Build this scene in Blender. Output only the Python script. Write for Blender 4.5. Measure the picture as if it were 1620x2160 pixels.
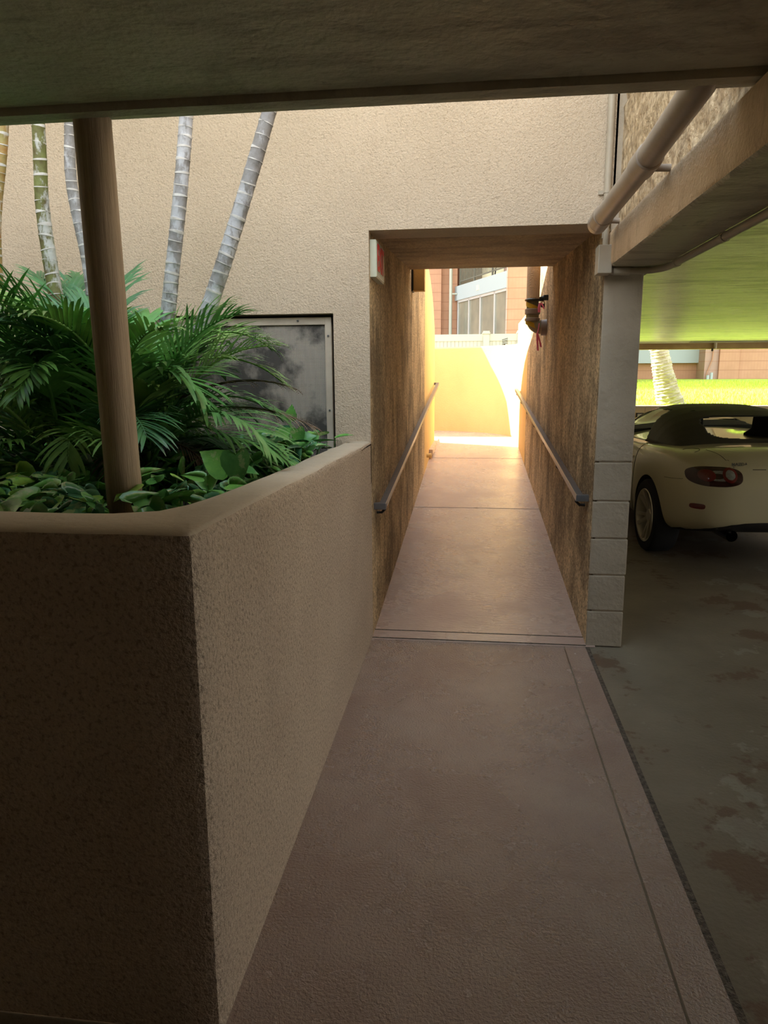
import bpy, bmesh, math, random
from mathutils import Vector, Matrix, noise
from mathutils.bvhtree import BVHTree
for o in list(bpy.data.objects): bpy.data.objects.remove(o)
S = bpy.context.scene
COL = S.collection
R = math.radians
random.seed(7)

# ------------------------------------------------------------------ camera
F_PX = 1500.0
yaw, pit, roll = R(7.07), R(11.05), R(0.36)
fw = Vector((-math.sin(yaw)*math.cos(pit), math.cos(yaw)*math.cos(pit), -math.sin(pit)))
rt = fw.cross(Vector((0, 0, 1))).normalized(); up = rt.cross(fw)
cr, sr = math.cos(-roll), math.sin(-roll)
rt2 = rt*cr + up*sr; up2 = up*cr - rt*sr
cam = bpy.data.cameras.new('camera'); camo = bpy.data.objects.new('camera', cam); COL.objects.link(camo)
camo.matrix_world = Matrix(((rt2.x, up2.x, -fw.x, 0), (rt2.y, up2.y, -fw.y, 0), (rt2.z, up2.z, -fw.z, 1.5), (0, 0, 0, 1)))
cam.sensor_fit = 'VERTICAL'; cam.sensor_height = 36.0; cam.lens = 36.0*F_PX/2160.0
cam.clip_start = 0.05; cam.clip_end = 300
S.camera = camo

# ------------------------------------------------------------------ light
S.view_settings.view_transform = 'Standard'; S.view_settings.look = 'None'
S.view_settings.gamma = 1; S.view_settings.use_curve_mapping = False
S.view_settings.exposure = 1.45
SKY = 1.5; SUN = 9.0
w = bpy.data.worlds.new('world'); S.world = w; w.use_nodes = True
nt = w.node_tree; bg = nt.nodes['Background']
tc = nt.nodes.new('ShaderNodeTexCoord'); sp = nt.nodes.new('ShaderNodeSeparateXYZ'); rp = nt.nodes.new('ShaderNodeValToRGB')
nt.links.new(tc.outputs['Generated'], sp.inputs[0]); nt.links.new(sp.outputs['Z'], rp.inputs[0]); nt.links.new(rp.outputs[0], bg.inputs[0])
rp.color_ramp.elements[0].color = (1.0, .95, .86, 1); rp.color_ramp.elements[1].color = (.62, .80, 1.0, 1)
bg.inputs[1].default_value = SKY
sun = bpy.data.lights.new('sun', 'SUN'); suno = bpy.data.objects.new('sun', sun); COL.objects.link(suno)
sun.energy = SUN; sun.angle = R(.6); sun.color = (1, .93, .78)
suno.rotation_euler = Vector((1, -.3, -.75)).to_track_quat('-Z', 'Y').to_euler()

# ------------------------------------------------------------------ materials
def M(name, c1, c2=None, scale=3., detail=5., rough=.85, bump=0., bscale=150., bdetail=3., stains=(), vec=(1, 1, 1), metal=0., spec=.5, lo=.35, hi=.65, rough2=None, bvec=(1, 1, 1), trans=0., ior=1.45, big=None):
    m = bpy.data.materials.new(name); m.use_nodes = True
    t = m.node_tree; N = t.nodes; L = t.links; b = N['Principled BSDF']
    b.inputs['Roughness'].default_value = rough; b.inputs['Metallic'].default_value = metal
    b.inputs['Specular IOR Level'].default_value = spec
    b.inputs['Transmission Weight'].default_value = trans; b.inputs['IOR'].default_value = ior
    tcn = N.new('ShaderNodeTexCoord')
    def mp(v):
        q = N.new('ShaderNodeMapping'); q.inputs['Scale'].default_value = v
        L.new(tcn.outputs['Object'], q.inputs[0]); return q.outputs[0]
    def nz(v, sc, de, ro=.6):
        q = N.new('ShaderNodeTexNoise'); q.inputs['Scale'].default_value = sc; q.inputs['Detail'].default_value = de
        q.inputs['Roughness'].default_value = ro
        L.new(mp(v), q.inputs['Vector']); return q.outputs['Fac']
    def rng(src, a, c, d=0., e=1.):
        q = N.new('ShaderNodeMapRange'); q.inputs[1].default_value = a; q.inputs[2].default_value = c
        q.inputs[3].default_value = d; q.inputs[4].default_value = e
        L.new(src, q.inputs[0]); return q.outputs[0]
    def mix(f, a, c):
        q = N.new('ShaderNodeMix'); q.data_type = 'RGBA'
        L.new(f, q.inputs[0])
        for i, x in ((6, a), (7, c)):
            if isinstance(x, tuple): q.inputs[i].default_value = (*x, 1)
            else: L.new(x, q.inputs[i])
        return q.outputs[2]
    col = tuple(c1)
    if c2:
        f = rng(nz(vec, scale, detail), lo, hi); col = mix(f, c1, c2)
        if rough2 is not None: L.new(rng(f, 0, 1, rough, rough2), b.inputs['Roughness'])
    for (sc, sv, ss, a, c, amt) in stains:
        f = rng(nz(sv, ss, 7, .68), a, c, 0., amt); col = mix(f, col, sc)
    if isinstance(col, tuple): b.inputs['Base Color'].default_value = (*col, 1)
    else: L.new(col, b.inputs['Base Color'])
    if bump:
        q = N.new('ShaderNodeBump'); q.inputs['Strength'].default_value = bump; q.inputs['Distance'].default_value = .01
        L.new(nz(bvec, bscale, bdetail), q.inputs['Height']); last = q
        if big:
            q2 = N.new('ShaderNodeBump'); q2.inputs['Strength'].default_value = big[0]; q2.inputs['Distance'].default_value = .03
            L.new(nz(bvec, big[1], 4), q2.inputs['Height']); L.new(q2.outputs[0], q.inputs['Normal'])
        L.new(last.outputs[0], b.inputs['Normal'])
    return m

def stripes(m, axis_scale, offset=0., col=(.1, .1, .1), width=.1, axis='Z', amt=1.):
    """adds thin lines every 1/axis_scale metres along one object axis"""
    t = m.node_tree; N = t.nodes; L = t.links; b = N['Principled BSDF']
    tcn = N.new('ShaderNodeTexCoord'); s = N.new('ShaderNodeSeparateXYZ'); L.new(tcn.outputs['Object'], s.inputs[0])
    a = N.new('ShaderNodeMath'); a.operation = 'MULTIPLY_ADD'; a.inputs[1].default_value = axis_scale; a.inputs[2].default_value = offset
    L.new(s.outputs[axis], a.inputs[0])
    f = N.new('ShaderNodeMath'); f.operation = 'FRACT'; L.new(a.outputs[0], f.inputs[0])
    g = N.new('ShaderNodeMath'); g.operation = 'LESS_THAN'; g.inputs[1].default_value = width; L.new(f.outputs[0], g.inputs[0])
    h = N.new('ShaderNodeMath'); h.operation = 'MULTIPLY'; h.inputs[1].default_value = amt; L.new(g.outputs[0], h.inputs[0])
    q = N.new('ShaderNodeMix'); q.data_type = 'RGBA'; L.new(h.outputs[0], q.inputs[0])
    old = b.inputs['Base Color']
    if old.links: L.new(old.links[0].from_socket, q.inputs[6])
    else: q.inputs[6].default_value = old.default_value
    q.inputs[7].default_value = (*col, 1)
    L.new(q.outputs[2], b.inputs['Base Color'])
    return m

STU = (.66, .52, .36)
m_facade = M('stucco_cream', (.70, .57, .43), (.62, .50, .37), 1.3, 5, .9, 1., 110, 4, stains=[((.42, .30, .2), (1, 1, .35), 2.2, .62, .8, .35), ((.38, .29, .2), (1, 1, 1), 70, .52, .68, .5)])
m_planter = M('stucco_planter', (.58, .46, .34), (.50, .39, .29), 2, 5, .7, 1., 110, 3, stains=[((.20, .15, .10), (1, 1, 1), 80, .5, .64, .75), ((.72, .60, .46), (1, 1, 1), 60, .56, .68, .5), ((.24, .18, .12), (1, 1, .5), 3, .6, .8, .3)])  # dark pits and bright grains put relief shade and grazing light into the colour
m_cap = M('planter_cap', (.56, .47, .36), (.48, .40, .30), 2, 5, .8, .15, 60, 4, stains=[((.2, .15, .1), (1, 1, 1), 9, .68, .8, .5)], big=(.3, 5))
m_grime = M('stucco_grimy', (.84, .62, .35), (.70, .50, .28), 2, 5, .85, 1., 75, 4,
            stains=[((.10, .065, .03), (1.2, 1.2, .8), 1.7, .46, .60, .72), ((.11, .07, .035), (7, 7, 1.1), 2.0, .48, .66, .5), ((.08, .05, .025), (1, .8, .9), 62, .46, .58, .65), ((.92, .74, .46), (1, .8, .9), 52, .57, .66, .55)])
m_yellow = M('stucco_ochre', (.76, .52, .20), (.71, .47, .18), 1.5, 4, .9, .45, 60, 3, stains=[((.4, .26, .12), (4, 4, .3), 2., .62, .8, .3)])
m_tceil = M('tunnel_ceiling', (.52, .38, .21), (.38, .26, .14), 2, 6, .8, .6, 70, 4, stains=[((.08, .05, .025), (.8, 1.6, 1), 2.6, .45, .62, .65), ((.08, .05, .025), (1, 1, 1), 55, .48, .6, .6), ((.85, .66, .38), (1, 1, 1), 45, .58, .68, .6)])
m_block = M('painted_block', (.44, .37, .28), (.37, .31, .23), 2.5, 5, .75, .3, 45, 5, big=(.35, 12), stains=[((.12, .1, .08), (1, 1, .4), 7, .68, .8, .4)])
m_soffit = M('slab_soffit', (.56, .51, .38), (.46, .42, .32), 1.6, 5, .6, .5, 45, 6, big=(.9, 6),
             stains=[((.10, .075, .05), (2.2, .8, 1), 1.1, .58, .68, .75), ((.12, .09, .07), (1, 1, 1), 16, .64, .72, .7), ((.30, .25, .18), (.7, 2.5, 1), 3, .5, .6, .6)])
m_rough = M('rough_block', (.78, .60, .38), (.34, .24, .14), 28, 6, .95, 1.0, 40, 6, stains=[((.1, .065, .035), (1, 1, .4), 5, .5, .7, .55)], big=(1., 8))
m_beam = M('beam_side', (.74, .54, .35), (.60, .42, .26), 3, 5, .9, .7, 70, 4, stains=[((.2, .1, .04), (1, 1, .4), 5, .55, .75, .6)])
m_gceil = M('garage_ceiling', (.84, .80, .54), (.74, .69, .44), 1.2, 6, .33, .5, 20, 6, stains=[((.22, .2, .13), (.5, 1.6, 1), 1.6, .50, .56, .6), ((.2, .18, .1), (.6, 3, 1), 5, .52, .66, .6), ((.95, .92, .62), (.5, 1.2, 1), 1.1, .58, .60, .7)], bvec=(.3, 1, 1))
m_floor = M('walk_paint', (.29, .205, .175), (.35, .27, .23), 2.4, 7, .30, .8, 110, 3, rough2=.24,
            stains=[((.12, .085, .07), (1, 1, 1), 26, .66, .74, .6), ((.42, .34, .25), (.6, .35, 1), 1.3, .5, .75, .45)], spec=.5, big=(.12, 14))
m_ramp = M('ramp_paint', (.46, .32, .26), (.56, .42, .34), 2.0, 7, .34, .5, 70, 5, rough2=.22, bvec=(.35, 1, 1),
           stains=[((.56, .47, .33), (.55, .3, 1), 1.6, .48, .7, .6), ((.12, .08, .06), (.25, 1, 1), 20, .64, .76, .5), ((.7, .63, .5), (.4, 1, 1), 34, .6, .7, .35)])
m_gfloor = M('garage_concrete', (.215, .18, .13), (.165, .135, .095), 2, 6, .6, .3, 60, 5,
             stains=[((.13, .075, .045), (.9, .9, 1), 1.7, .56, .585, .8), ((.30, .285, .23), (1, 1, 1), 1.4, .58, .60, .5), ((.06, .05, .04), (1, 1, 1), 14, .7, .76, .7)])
m_groove = M('groove_dirt', (.06, .05, .04), (.16, .13, .1), 60, 4, .95, 1, 150, 3)
m_wood = M('pole_wood', (.50, .37, .25), (.34, .245, .16), 9, 5, .6, .3, 40, 4, vec=(6, 6, .35), bvec=(6, 6, .3), stains=[((.14, .09, .06), (1, 1, .4), 6, .62, .75, .5)])
m_rail = M('rail_metal', (.13, .125, .125), (.10, .10, .10), 20, 3, .32, .05, 90, 2, metal=.0)
m_pvc = M('pipe_paint', (.38, .31, .245), (.32, .255, .20), 5, 4, .38, .05, 50, 3, stains=[((.14, .11, .08), (1, 1, 1), 14, .68, .76, .6)])
m_cond = M('conduit_paint', (.46, .40, .31), (.40, .34, .26), 6, 3, .45)
m_dark = M('black_iron', (.02, .018, .016), None, rough=.5)
m_white = M('white_vinyl', (.40, .41, .33), None, rough=.5)
m_soil = M('soil', (.035, .025, .015), (.02, .014, .008), 12, 5, .95, .8, 60)
m_frame = M('grate_frame', (.60, .52, .41), (.5, .42, .33), 8, 4, .6, .1, 60, stains=[((.2, .16, .12), (1, 1, .3), 8, .6, .8, .4)])
m_mesh = M('hardware_cloth', (.66, .60, .52), (.14, .13, .12), 4.5, 6, .6, lo=.47, hi=.6, metal=.0)
m_void = M('vent_dark', (.035, .033, .032), (.012, .012, .012), 5, 4, .9)
m_leafs = []
for i, (a, b) in enumerate([((.13, .38, .10), (.08, .26, .07)), ((.20, .50, .10), (.12, .34, .08)), ((.11, .32, .15), (.07, .22, .11)), ((.36, .62, .10), (.17, .42, .08))]):
    m_leafs.append(M('pothos_leaf', a, b, 16, 3, .22, .1, 60, stains=[((.45, .55, .25), (1, 1, 1), 22, .56, .60, .6)], spec=.6))
m_frond = [M('frond_green', (.16, .40, .10), (.08, .24, .06), 9, 3, .38, spec=.6), M('frond_dark', (.09, .25, .09), (.05, .15, .06), 9, 3, .35, spec=.6), M('frond_light', (.34, .56, .16), (.17, .37, .09), 9, 3, .4), M('frond_dry', (.26, .19, .12), (.12, .08, .05), 12, 3, .7)]
m_brick = M('terracotta_brick', (.46, .25, .15), (.40, .215, .125), 1.5, 4, .85)
stripes(m_brick, 10, 0, (.40, .21, .13), .14, 'X', .6); stripes(m_brick, 3.3, 0, (.34, .17, .10), .1, 'Z', .8)
m_brick_pale_lit = M('terracotta_brick_pale_lit', (.46, .33, .27), (.42, .3, .24), 1.5, 4, .85); stripes(m_brick_pale_lit, 3.3, 0, (.38, .2, .14), .08, 'Z', .7); stripes(m_brick_pale_lit, 10, 0, (.34, .18, .12), .12, 'Y', .4)  # paler brick; sunlight on the return face is put into the colour
m_bwhite = M('balcony_white', (.38, .43, .43), None, rough=.8)
m_bbeige = M('building_beige', (.78, .70, .46), None, rough=.8)
m_bglass = M('building_glass', (.18, .18, .14), (.27, .25, .18), .9, 3, .12)
m_alu = M('aluminium', (.6, .6, .58), None, rough=.4, metal=.3)
m_lawn = M('lawn', (.42, .56, .07), (.32, .46, .04), 18, 5, .9, .8, 60)
m_palmbark = M('palm_bark', (.52, .46, .36), (.36, .29, .2), 9, 5, .9, .9, 25, 4, vec=(1, 1, 2.5), bvec=(1, 1, 3))
m_red = M('exit_red', (.8, .02, .03), None, rough=.5)
m_signbody = M('sign_body', (.60, .62, .50), (.52, .54, .42), 9, 3, .5, stains=[((.3, .28, .2), (1, 1, 1), 14, .6, .8, .4)])
m_paint = M('car_paint', (.46, .405, .26), None, rough=.28, spec=.6)
m_paint.node_tree.nodes['Principled BSDF'].inputs['Coat Weight'].default_value = .6
m_top = M('soft_top_cloth', (.025, .023, .018), (.035, .03, .022), 40, 2, .55, .15, 400)
m_tyre = M('tyre_rubber', (.012, .012, .012), None, rough=.85)
m_rim = M('alloy_rim', (.75, .70, .58), None, rough=.3, metal=.7)
m_cglass = M('car_glass', (.75, .82, .72), None, rough=.02, trans=1., ior=1.02, spec=.6)
m_lens = M('lamp_red_lens', (.11, .008, .006), None, rough=.12, spec=.7)
m_lclear = M('lamp_clear_lens', (.30, .29, .27), (.2, .2, .18), 60, 2, .12, metal=.4)
m_lhouse = M('lamp_housing', (.03, .008, .006), None, rough=.12, spec=.7)
m_gap = M('panel_gap', (.012, .01, .008), None, rough=.8)
m_pink = M('pink_ribbon', (1., .22, .36), None, rough=.6)
m_ytape = M('yellow_tape', (.62, .42, .04), None, rough=.45)
m_chrome = M('chrome', (.6, .6, .58), None, rough=.15, metal=1.)
m_badge = M('badge', (.06, .055, .04), None, rough=.3, metal=.5)
m_seat = M('seat_cloth', (.03, .028, .025), None, rough=.9)

# ------------------------------------------------------------------ mesh helpers
class MB:
    def __init__(self): self.bm = bmesh.new(); self.uv = None
    def box(self, x0, x1, y0, y1, z0, z1):
        bm = self.bm
        v = [bm.verts.new((x, y, z)) for z in (z0, z1) for y in (y0, y1) for x in (x0, x1)]
        for f in ((0, 2, 3, 1), (4, 5, 7, 6), (0, 1, 5, 4), (2, 6, 7, 3), (0, 4, 6, 2), (1, 3, 7, 5)): bm.faces.new([v[i] for i in f])
        return self
    def prism(self, pts, z0, z1, axis='Z'):
        """polygon pts extruded along axis"""
        bm = self.bm
        def p(a, b, c): return {'Z': (a, b, c), 'X': (c, a, b), 'Y': (a, c, b)}[axis]
        lo_ = [bm.verts.new(p(a, b, z0)) for a, b in pts]; hi_ = [bm.verts.new(p(a, b, z1)) for a, b in pts]
        n = len(pts); bm.faces.new(lo_[::-1]); bm.faces.new(hi_)
        for i in range(n): bm.faces.new((lo_[i], lo_[(i+1) % n], hi_[(i+1) % n], hi_[i]))
        return self
    def tube(self, pts, r, n=12, caps=True, sx=1., closed=False):
        bm = self.bm; pts = [Vector(p) for p in pts]; rs = r if isinstance(r, (list, tuple)) else [r]*len(pts)
        rings = []; prev = None; k = len(pts)
        for i, p in enumerate(pts):
            a = pts[(i-1) % k] if (closed or i) else p; c = pts[(i+1) % k] if (closed or i < k-1) else p
            t = (c-a).normalized()
            if prev is None:
                u = t.orthogonal().normalized()
            else: u = (prev - t*prev.dot(t)).normalized()
            prev = u; v = t.cross(u)
            rings.append([bm.verts.new(p + (u*math.cos(2*math.pi*j/n)*sx + v*math.sin(2*math.pi*j/n))*rs[i]) for j in range(n)])
        for i in range(k if closed else k-1):
            A, B = rings[i], rings[(i+1) % k]
            for j in range(n): bm.faces.new((A[j], A[(j+1) % n], B[(j+1) % n], B[j]))
        if caps and not closed: bm.faces.new(rings[0][::-1]); bm.faces.new(rings[-1])
        return self
    def bar(self, p, q, wx, wz):
        """rectangular bar from p to q, wx wide (horizontal), wz high"""
        p, q = Vector(p), Vector(q); t = (q-p).normalized(); s = t.cross(Vector((0, 0, 1)))
        s = s.normalized() if s.length > 1e-4 else Vector((1, 0, 0)); u = s.cross(t)
        bm = self.bm; v = []
        for e in (p, q):
            for a, b in ((-1, -1), (1, -1), (1, 1), (-1, 1)): v.append(bm.verts.new(e + s*a*wx/2 + u*b*wz/2))
        for f in ((0, 1, 2, 3), (7, 6, 5, 4), (0, 4, 5, 1), (1, 5, 6, 2), (2, 6, 7, 3), (3, 7, 4, 0)): bm.faces.new([v[i] for i in f])
        return self
    def grid(self, rows, closed=False):
        bm = self.bm; V = [[bm.verts.new(p) for p in r] for r in rows]
        for i in range(len(V)-1):
            n = len(V[i])
            for j in range(n if closed else n-1): bm.faces.new((V[i][j], V[i][(j+1) % n], V[i+1][(j+1) % n], V[i+1][j]))
        return V
    def poly(self, pts):
        self.bm.faces.new([self.bm.verts.new(p) for p in pts]); return self
    def build(self, name, m, parent=None, smooth=False, bevel=0, mods=None, kind=None, label=None, sub=0):
        bm = self.bm
        bmesh.ops.recalc_face_normals(bm, faces=bm.faces)
        if bevel: bmesh.ops.bevel(bm, geom=[e for e in bm.edges if len(e.link_faces) == 2 and e.calc_face_angle(0) > .5], offset=bevel, segments=2, affect='EDGES', profile=.5)
        me = bpy.data.meshes.new(name); bm.to_mesh(me); bm.free()
        for x in (m if isinstance(m, (list, tuple)) else [m]): me.materials.append(x)
        if smooth:
            for p in me.polygons: p.use_smooth = True
            me.set_sharp_from_angle(angle=R(38))
        o = bpy.data.objects.new(name, me); COL.objects.link(o)
        if parent: o.parent = parent
        if kind: o['kind'] = kind
        if label: o['label'] = label
        if sub:
            q = o.modifiers.new('s', 'SUBSURF'); q.levels = sub; q.render_levels = sub
        return o
def tag(o, label, cat, group=None, kind=None):
    o['label'] = label; o['category'] = cat
    if group: o['group'] = group
    if kind: o['kind'] = kind
    return o
def empty(name, loc, label, cat, group=None):
    o = bpy.data.objects.new(name, None); COL.objects.link(o); o.location = loc; o.empty_display_size = .1
    return tag(o, label, cat, group)
def keep(o, parent):
    """parent a mesh built in world coordinates under an empty without moving it"""
    o.parent = parent; o.matrix_parent_inverse = Matrix.Translation(parent.location).inverted(); return o
def struct(mb, name, m, **k):
    return mb.build(name, m, kind='structure', **k)
def ramp(y): return 0 if y < 3.9 else (min(y, 10.9)-3.9)*.075

# ------------------------------------------------------------------ structure: floors
XL, XR, YW = -.55, .65, 3.86
b = MB(); rows = []
for i in range(60):
    y = -7+i*(YW+7)/59
    rows.append([(x, y, 0) for x in (-.62, XL, -.2, .2, .525)])
b.grid(rows); struct(b, 'floor', m_floor)
struct(MB().box(.533, .645, -7, 3.84, -.05, .001), 'trim_1', m_floor)           # border band of the walkway
struct(MB().box(.50, 6.7, -7, 12.2, -.08, -.004), 'floor_garage', m_gfloor)
struct(MB().box(-6, -.55, -7, 1.5, -.08, -.001), 'floor_court', m_gfloor)
struct(MB().box(.645, .668, -7, 3.86, -.02, -.002), 'trim_2', m_groove)
# ramp
b = MB(); rows = []
prof = [(3.84, 0.0), (3.86, .004), (3.95, .014), (3.965, .006), (4.1, .015)] + [(4.1+i*.34, ramp(4.1+i*.34)) for i in range(1, 21)] + [(11.2, ramp(11)), (12.9, ramp(11))]
b.grid([[(x, y, z) for x in (-.62, -.2, .2, .70)] for y, z in prof]); struct(b, 'floor_ramp', m_ramp)
struct(MB().box(-6, -.5, 9.2, 13.3, .45, ramp(11)-.002), 'floor_landing', m_ramp)
# ramp control joints
b = MB()
for y in (3.855, 3.965): b.box(-.55, .65, y-.004, y+.004, 0, (.012 if y > 3.9 else .0055))
for y in (6.8, 9.3): b.box(-.55, .65, y-.004, y+.004, ramp(y)-.01, ramp(y)+.0012)
struct(b, 'trim_3', m_groove)

# ------------------------------------------------------------------ structure: walls
YP = 1.325
# planter walls, with gently uneven top
def planter_wall():
    outer = [(-4.2, YP)] + [(-4.2+i*.1, YP) for i in range(1, 36)] + [(XL-.03, YP+.001), (XL-.008, YP+.008), (XL, YP+.03)] + [(XL, YP+.03+i*.1) for i in range(1, 25)] + [(XL, YW+.02)]
    inA = [(-4.2+i*.1, 1.545+.005*math.sin(i*1.3)) for i in range(34)] + [(-.80, 1.55), (-.765, 1.565), (-.745, 1.585)]
    inB = [(-.745, 1.585), (-.72, 1.66), (-.705, 1.80), (-.695, 2.0)] + [(-.69+.004*math.sin(i*1.7), 2.15+i*.12) for i in range(14)] + [(-.69, YW+.02)]
    def zt(x, y): return 1.19 - max(0, y-YP)*.022 + .004*noise.noise((x*3, y*3, 0))
    b = MB(); bm = b.bm
    no = len(outer)
    # resample inner onto the same count
    def resample(pts, n):
        L = [0]
        for p, q in zip(pts, pts[1:]): L.append(L[-1]+math.dist(p, q))
        out = []; k = 0
        for i in range(n):
            s = L[-1]*i/(n-1)
            while k < len(L)-2 and L[k+1] < s: k += 1
            f = (s-L[k])/max(1e-9, L[k+1]-L[k]); out.append((pts[k][0]+(pts[k+1][0]-pts[k][0])*f, pts[k][1]+(pts[k+1][1]-pts[k][1])*f))
        return out
    # break both lines at the corner so the rim runs straight
    ca = 37
    inn = resample(inA, ca+1) + resample(inB, no-ca)[1:]
    return outer, inn, zt
outer, inn, zt = planter_wall()
def off(pts, d):
    out = []
    for i, p in enumerate(pts):
        a = pts[max(0, i-1)]; c = pts[min(len(pts)-1, i+1)]
        t = Vector((c[0]-a[0], c[1]-a[1])).normalized(); out.append((p[0]+t.y*d, p[1]-t.x*d))
    return out
b = MB(); cols = []
z_levels = [0, .2, .4, .6, .8, 1.0, 1.12]
o_rows = [[(x, y, z) for x, y in outer] for z in z_levels]
for d, dz in ((0, -.022), (-.004, -.008), (-.014, -.001)):
    o_rows.append([(x, y, zt(x, y)+dz+.0025*noise.noise((x*25, y*25, dz*50))) for x, y in off(outer, d)])
nside = len(o_rows)
mid1 = [((a[0]*.6+c[0]*.4), (a[1]*.6+c[1]*.4)) for a, c in zip(outer, inn)]
o_rows.append([(x, y, zt(x, y)) for x, y in mid1])
o_rows.append([(x, y, zt(x, y)-.001) for x, y in off(inn, .02)])
o_rows.append([(x, y, zt(x, y)-.012) for x, y in inn])
o_rows.append([(x, y, .8) for x, y in inn])
V = b.grid(o_rows)
for f in b.bm.faces:
    zc = min(v.co.z for v in f.verts); n_ = f.calc_center_median()
    f.material_index = 1 if zc > 1.11 and all(v.co.z > zt(v.co.x, v.co.y)-.0135 for v in f.verts) else 0
struct(b, 'wall_planter', [m_planter, m_cap], smooth=True)
tag(MB().box(-3.28, -.70, 1.56, 3.85, .7, 1.05).build('soil_bed', m_soil), 'dark soil bed of the planter under the pothos leaves', 'soil', kind='stuff')

# facade with recess for the vent grate
GX0, GX1, GZ1 = -1.95, -.745, 1.815
b = MB()
b.box(-3.3, GX0, YW, YW+.25, .9, 4.6); b.box(GX1, XL, YW, YW+.02, .9, 4.6); b.box(GX1, XL-.05, YW+.02, YW+.25, .9, 4.6); b.box(GX0, GX1, YW, YW+.25, GZ1, 4.6)
b.box(GX0, GX1, YW, YW+.25, .9, 1.0); b.box(XL, XR+.03, YW, YW+.25, 2.227, 4.6)
struct(b, 'wall_front', m_facade)
struct(MB().box(GX0, GX1, YW+.12, YW+.25, .95, GZ1), 'wall_vent_back', m_void)
# tunnel
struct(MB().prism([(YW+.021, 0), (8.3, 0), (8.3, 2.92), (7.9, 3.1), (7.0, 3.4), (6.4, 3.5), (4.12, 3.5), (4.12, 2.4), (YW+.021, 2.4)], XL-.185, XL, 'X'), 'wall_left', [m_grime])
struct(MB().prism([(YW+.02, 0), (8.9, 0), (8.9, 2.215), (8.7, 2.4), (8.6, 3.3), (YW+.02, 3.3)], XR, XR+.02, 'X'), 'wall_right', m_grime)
struct(MB().prism([(YW, 2.19), (8.6, 2.19), (8.6, 3.3), (YW, 3.3)], XR+.02, XR+.19, 'X'), 'wall_right_upper', m_block)
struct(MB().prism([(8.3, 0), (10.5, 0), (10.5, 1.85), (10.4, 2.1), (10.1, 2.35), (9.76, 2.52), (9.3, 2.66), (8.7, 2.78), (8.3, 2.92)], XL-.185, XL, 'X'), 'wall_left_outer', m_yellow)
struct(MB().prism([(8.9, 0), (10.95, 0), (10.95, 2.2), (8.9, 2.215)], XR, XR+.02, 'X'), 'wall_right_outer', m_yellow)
struct(MB().prism([(11.66, .4), (12.6, .4), (12.6, 2.95), (12.33, 2.9), (12.22, 2.71), (12.09, 2.57), (11.9, 2.35), (11.74, 1.95), (11.66, 1.6)], -1.42, -1.2, 'X'), 'wall_shadow_caster', m_yellow)  # unseen wall added; its top profile is shaped to cast the curved shadow
# block wall end at the door with tooled courses
b = MB()
zz = [0, .205, .41, .615, .82, 1.03, 2.005]
for i in range(6):
    j = random.uniform(-.003, .003)
    b.box(XR+.001, .843+j, YW+j*.3, YW+.018, zz[i]+(.004 if i else 0), zz[i+1]-.004); b.box(XR+.021, .843+j, YW+.02, 6.2, zz[i]+(.004 if i else 0), zz[i+1]-.004)
struct(b, 'wall_column', m_block, bevel=.005)
struct(MB().box(XR+.022, .836, YW+.006, 10.95, 0, 2.0), 'wall_column_core', m_block)
struct(MB().prism([(YW+.02, 2.227), (6.38, 2.372), (6.38, 3.0), (YW+.02, 3.0)], XL-.01, XR+.02, 'X'), 'ceiling_tunnel', m_tceil)
# landing curved wall
back = [(-4.5, 11.65), (-1.25, 11.65), (-1.2, 11.7), (-1.2, 12.3), (-1.1, 12.38), (-.85, 12.36), (-.6, 12.31), (-.3, 12.2), (0, 12.03), (.2, 11.87), (.38, 11.66), (.5, 11.45), (.58, 11.25), (.63, 11.05), (.65, 10.93)]
def smooth_line(p, it=2):
    for _ in range(it):
        q = [p[0]]
        for a, c in zip(p, p[1:]): q += [(a[0]*.75+c[0]*.25, a[1]*.75+c[1]*.25), (a[0]*.25+c[0]*.75, a[1]*.25+c[1]*.75)]
        q.append(p[-1]); p = q
    return p
cv = smooth_line(back[4:]); line = back[:4] + cv
b = MB(); wt = .22
def off2(pts, d):
    return [(p[0]-v[1]*d, p[1]+v[0]*d) for p, v in zip(off(pts, 0), [((pts[min(len(pts)-1, i+1)][0]-pts[max(0, i-1)][0]), (pts[min(len(pts)-1, i+1)][1]-pts[max(0, i-1)][1])) for i in range(len(pts))] and [tuple(Vector((pts[min(len(pts)-1, i+1)][0]-pts[max(0, i-1)][0], pts[min(len(pts)-1, i+1)][1]-pts[max(0, i-1)][1])).normalized()) for i in range(len(pts))])]
ow = off2(line, wt)
b.grid([[(x, y, .3) for x, y in line], [(x, y, 1.895) for x, y in line], [(x*1.0, y, 1.905) for x, y in off2(line, .012)], [(x, y, 1.92) for x, y in off2(line, .06)], [(x, y, 1.92) for x, y in ow], [(x, y, .3) for x, y in ow]])
struct(b, 'wall_back', m_yellow, smooth=True)
struct(MB().box(XR+.021, XR+.19, 10.95, 12.2, .0, 1.92), 'wall_back_return', m_yellow)
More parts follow.
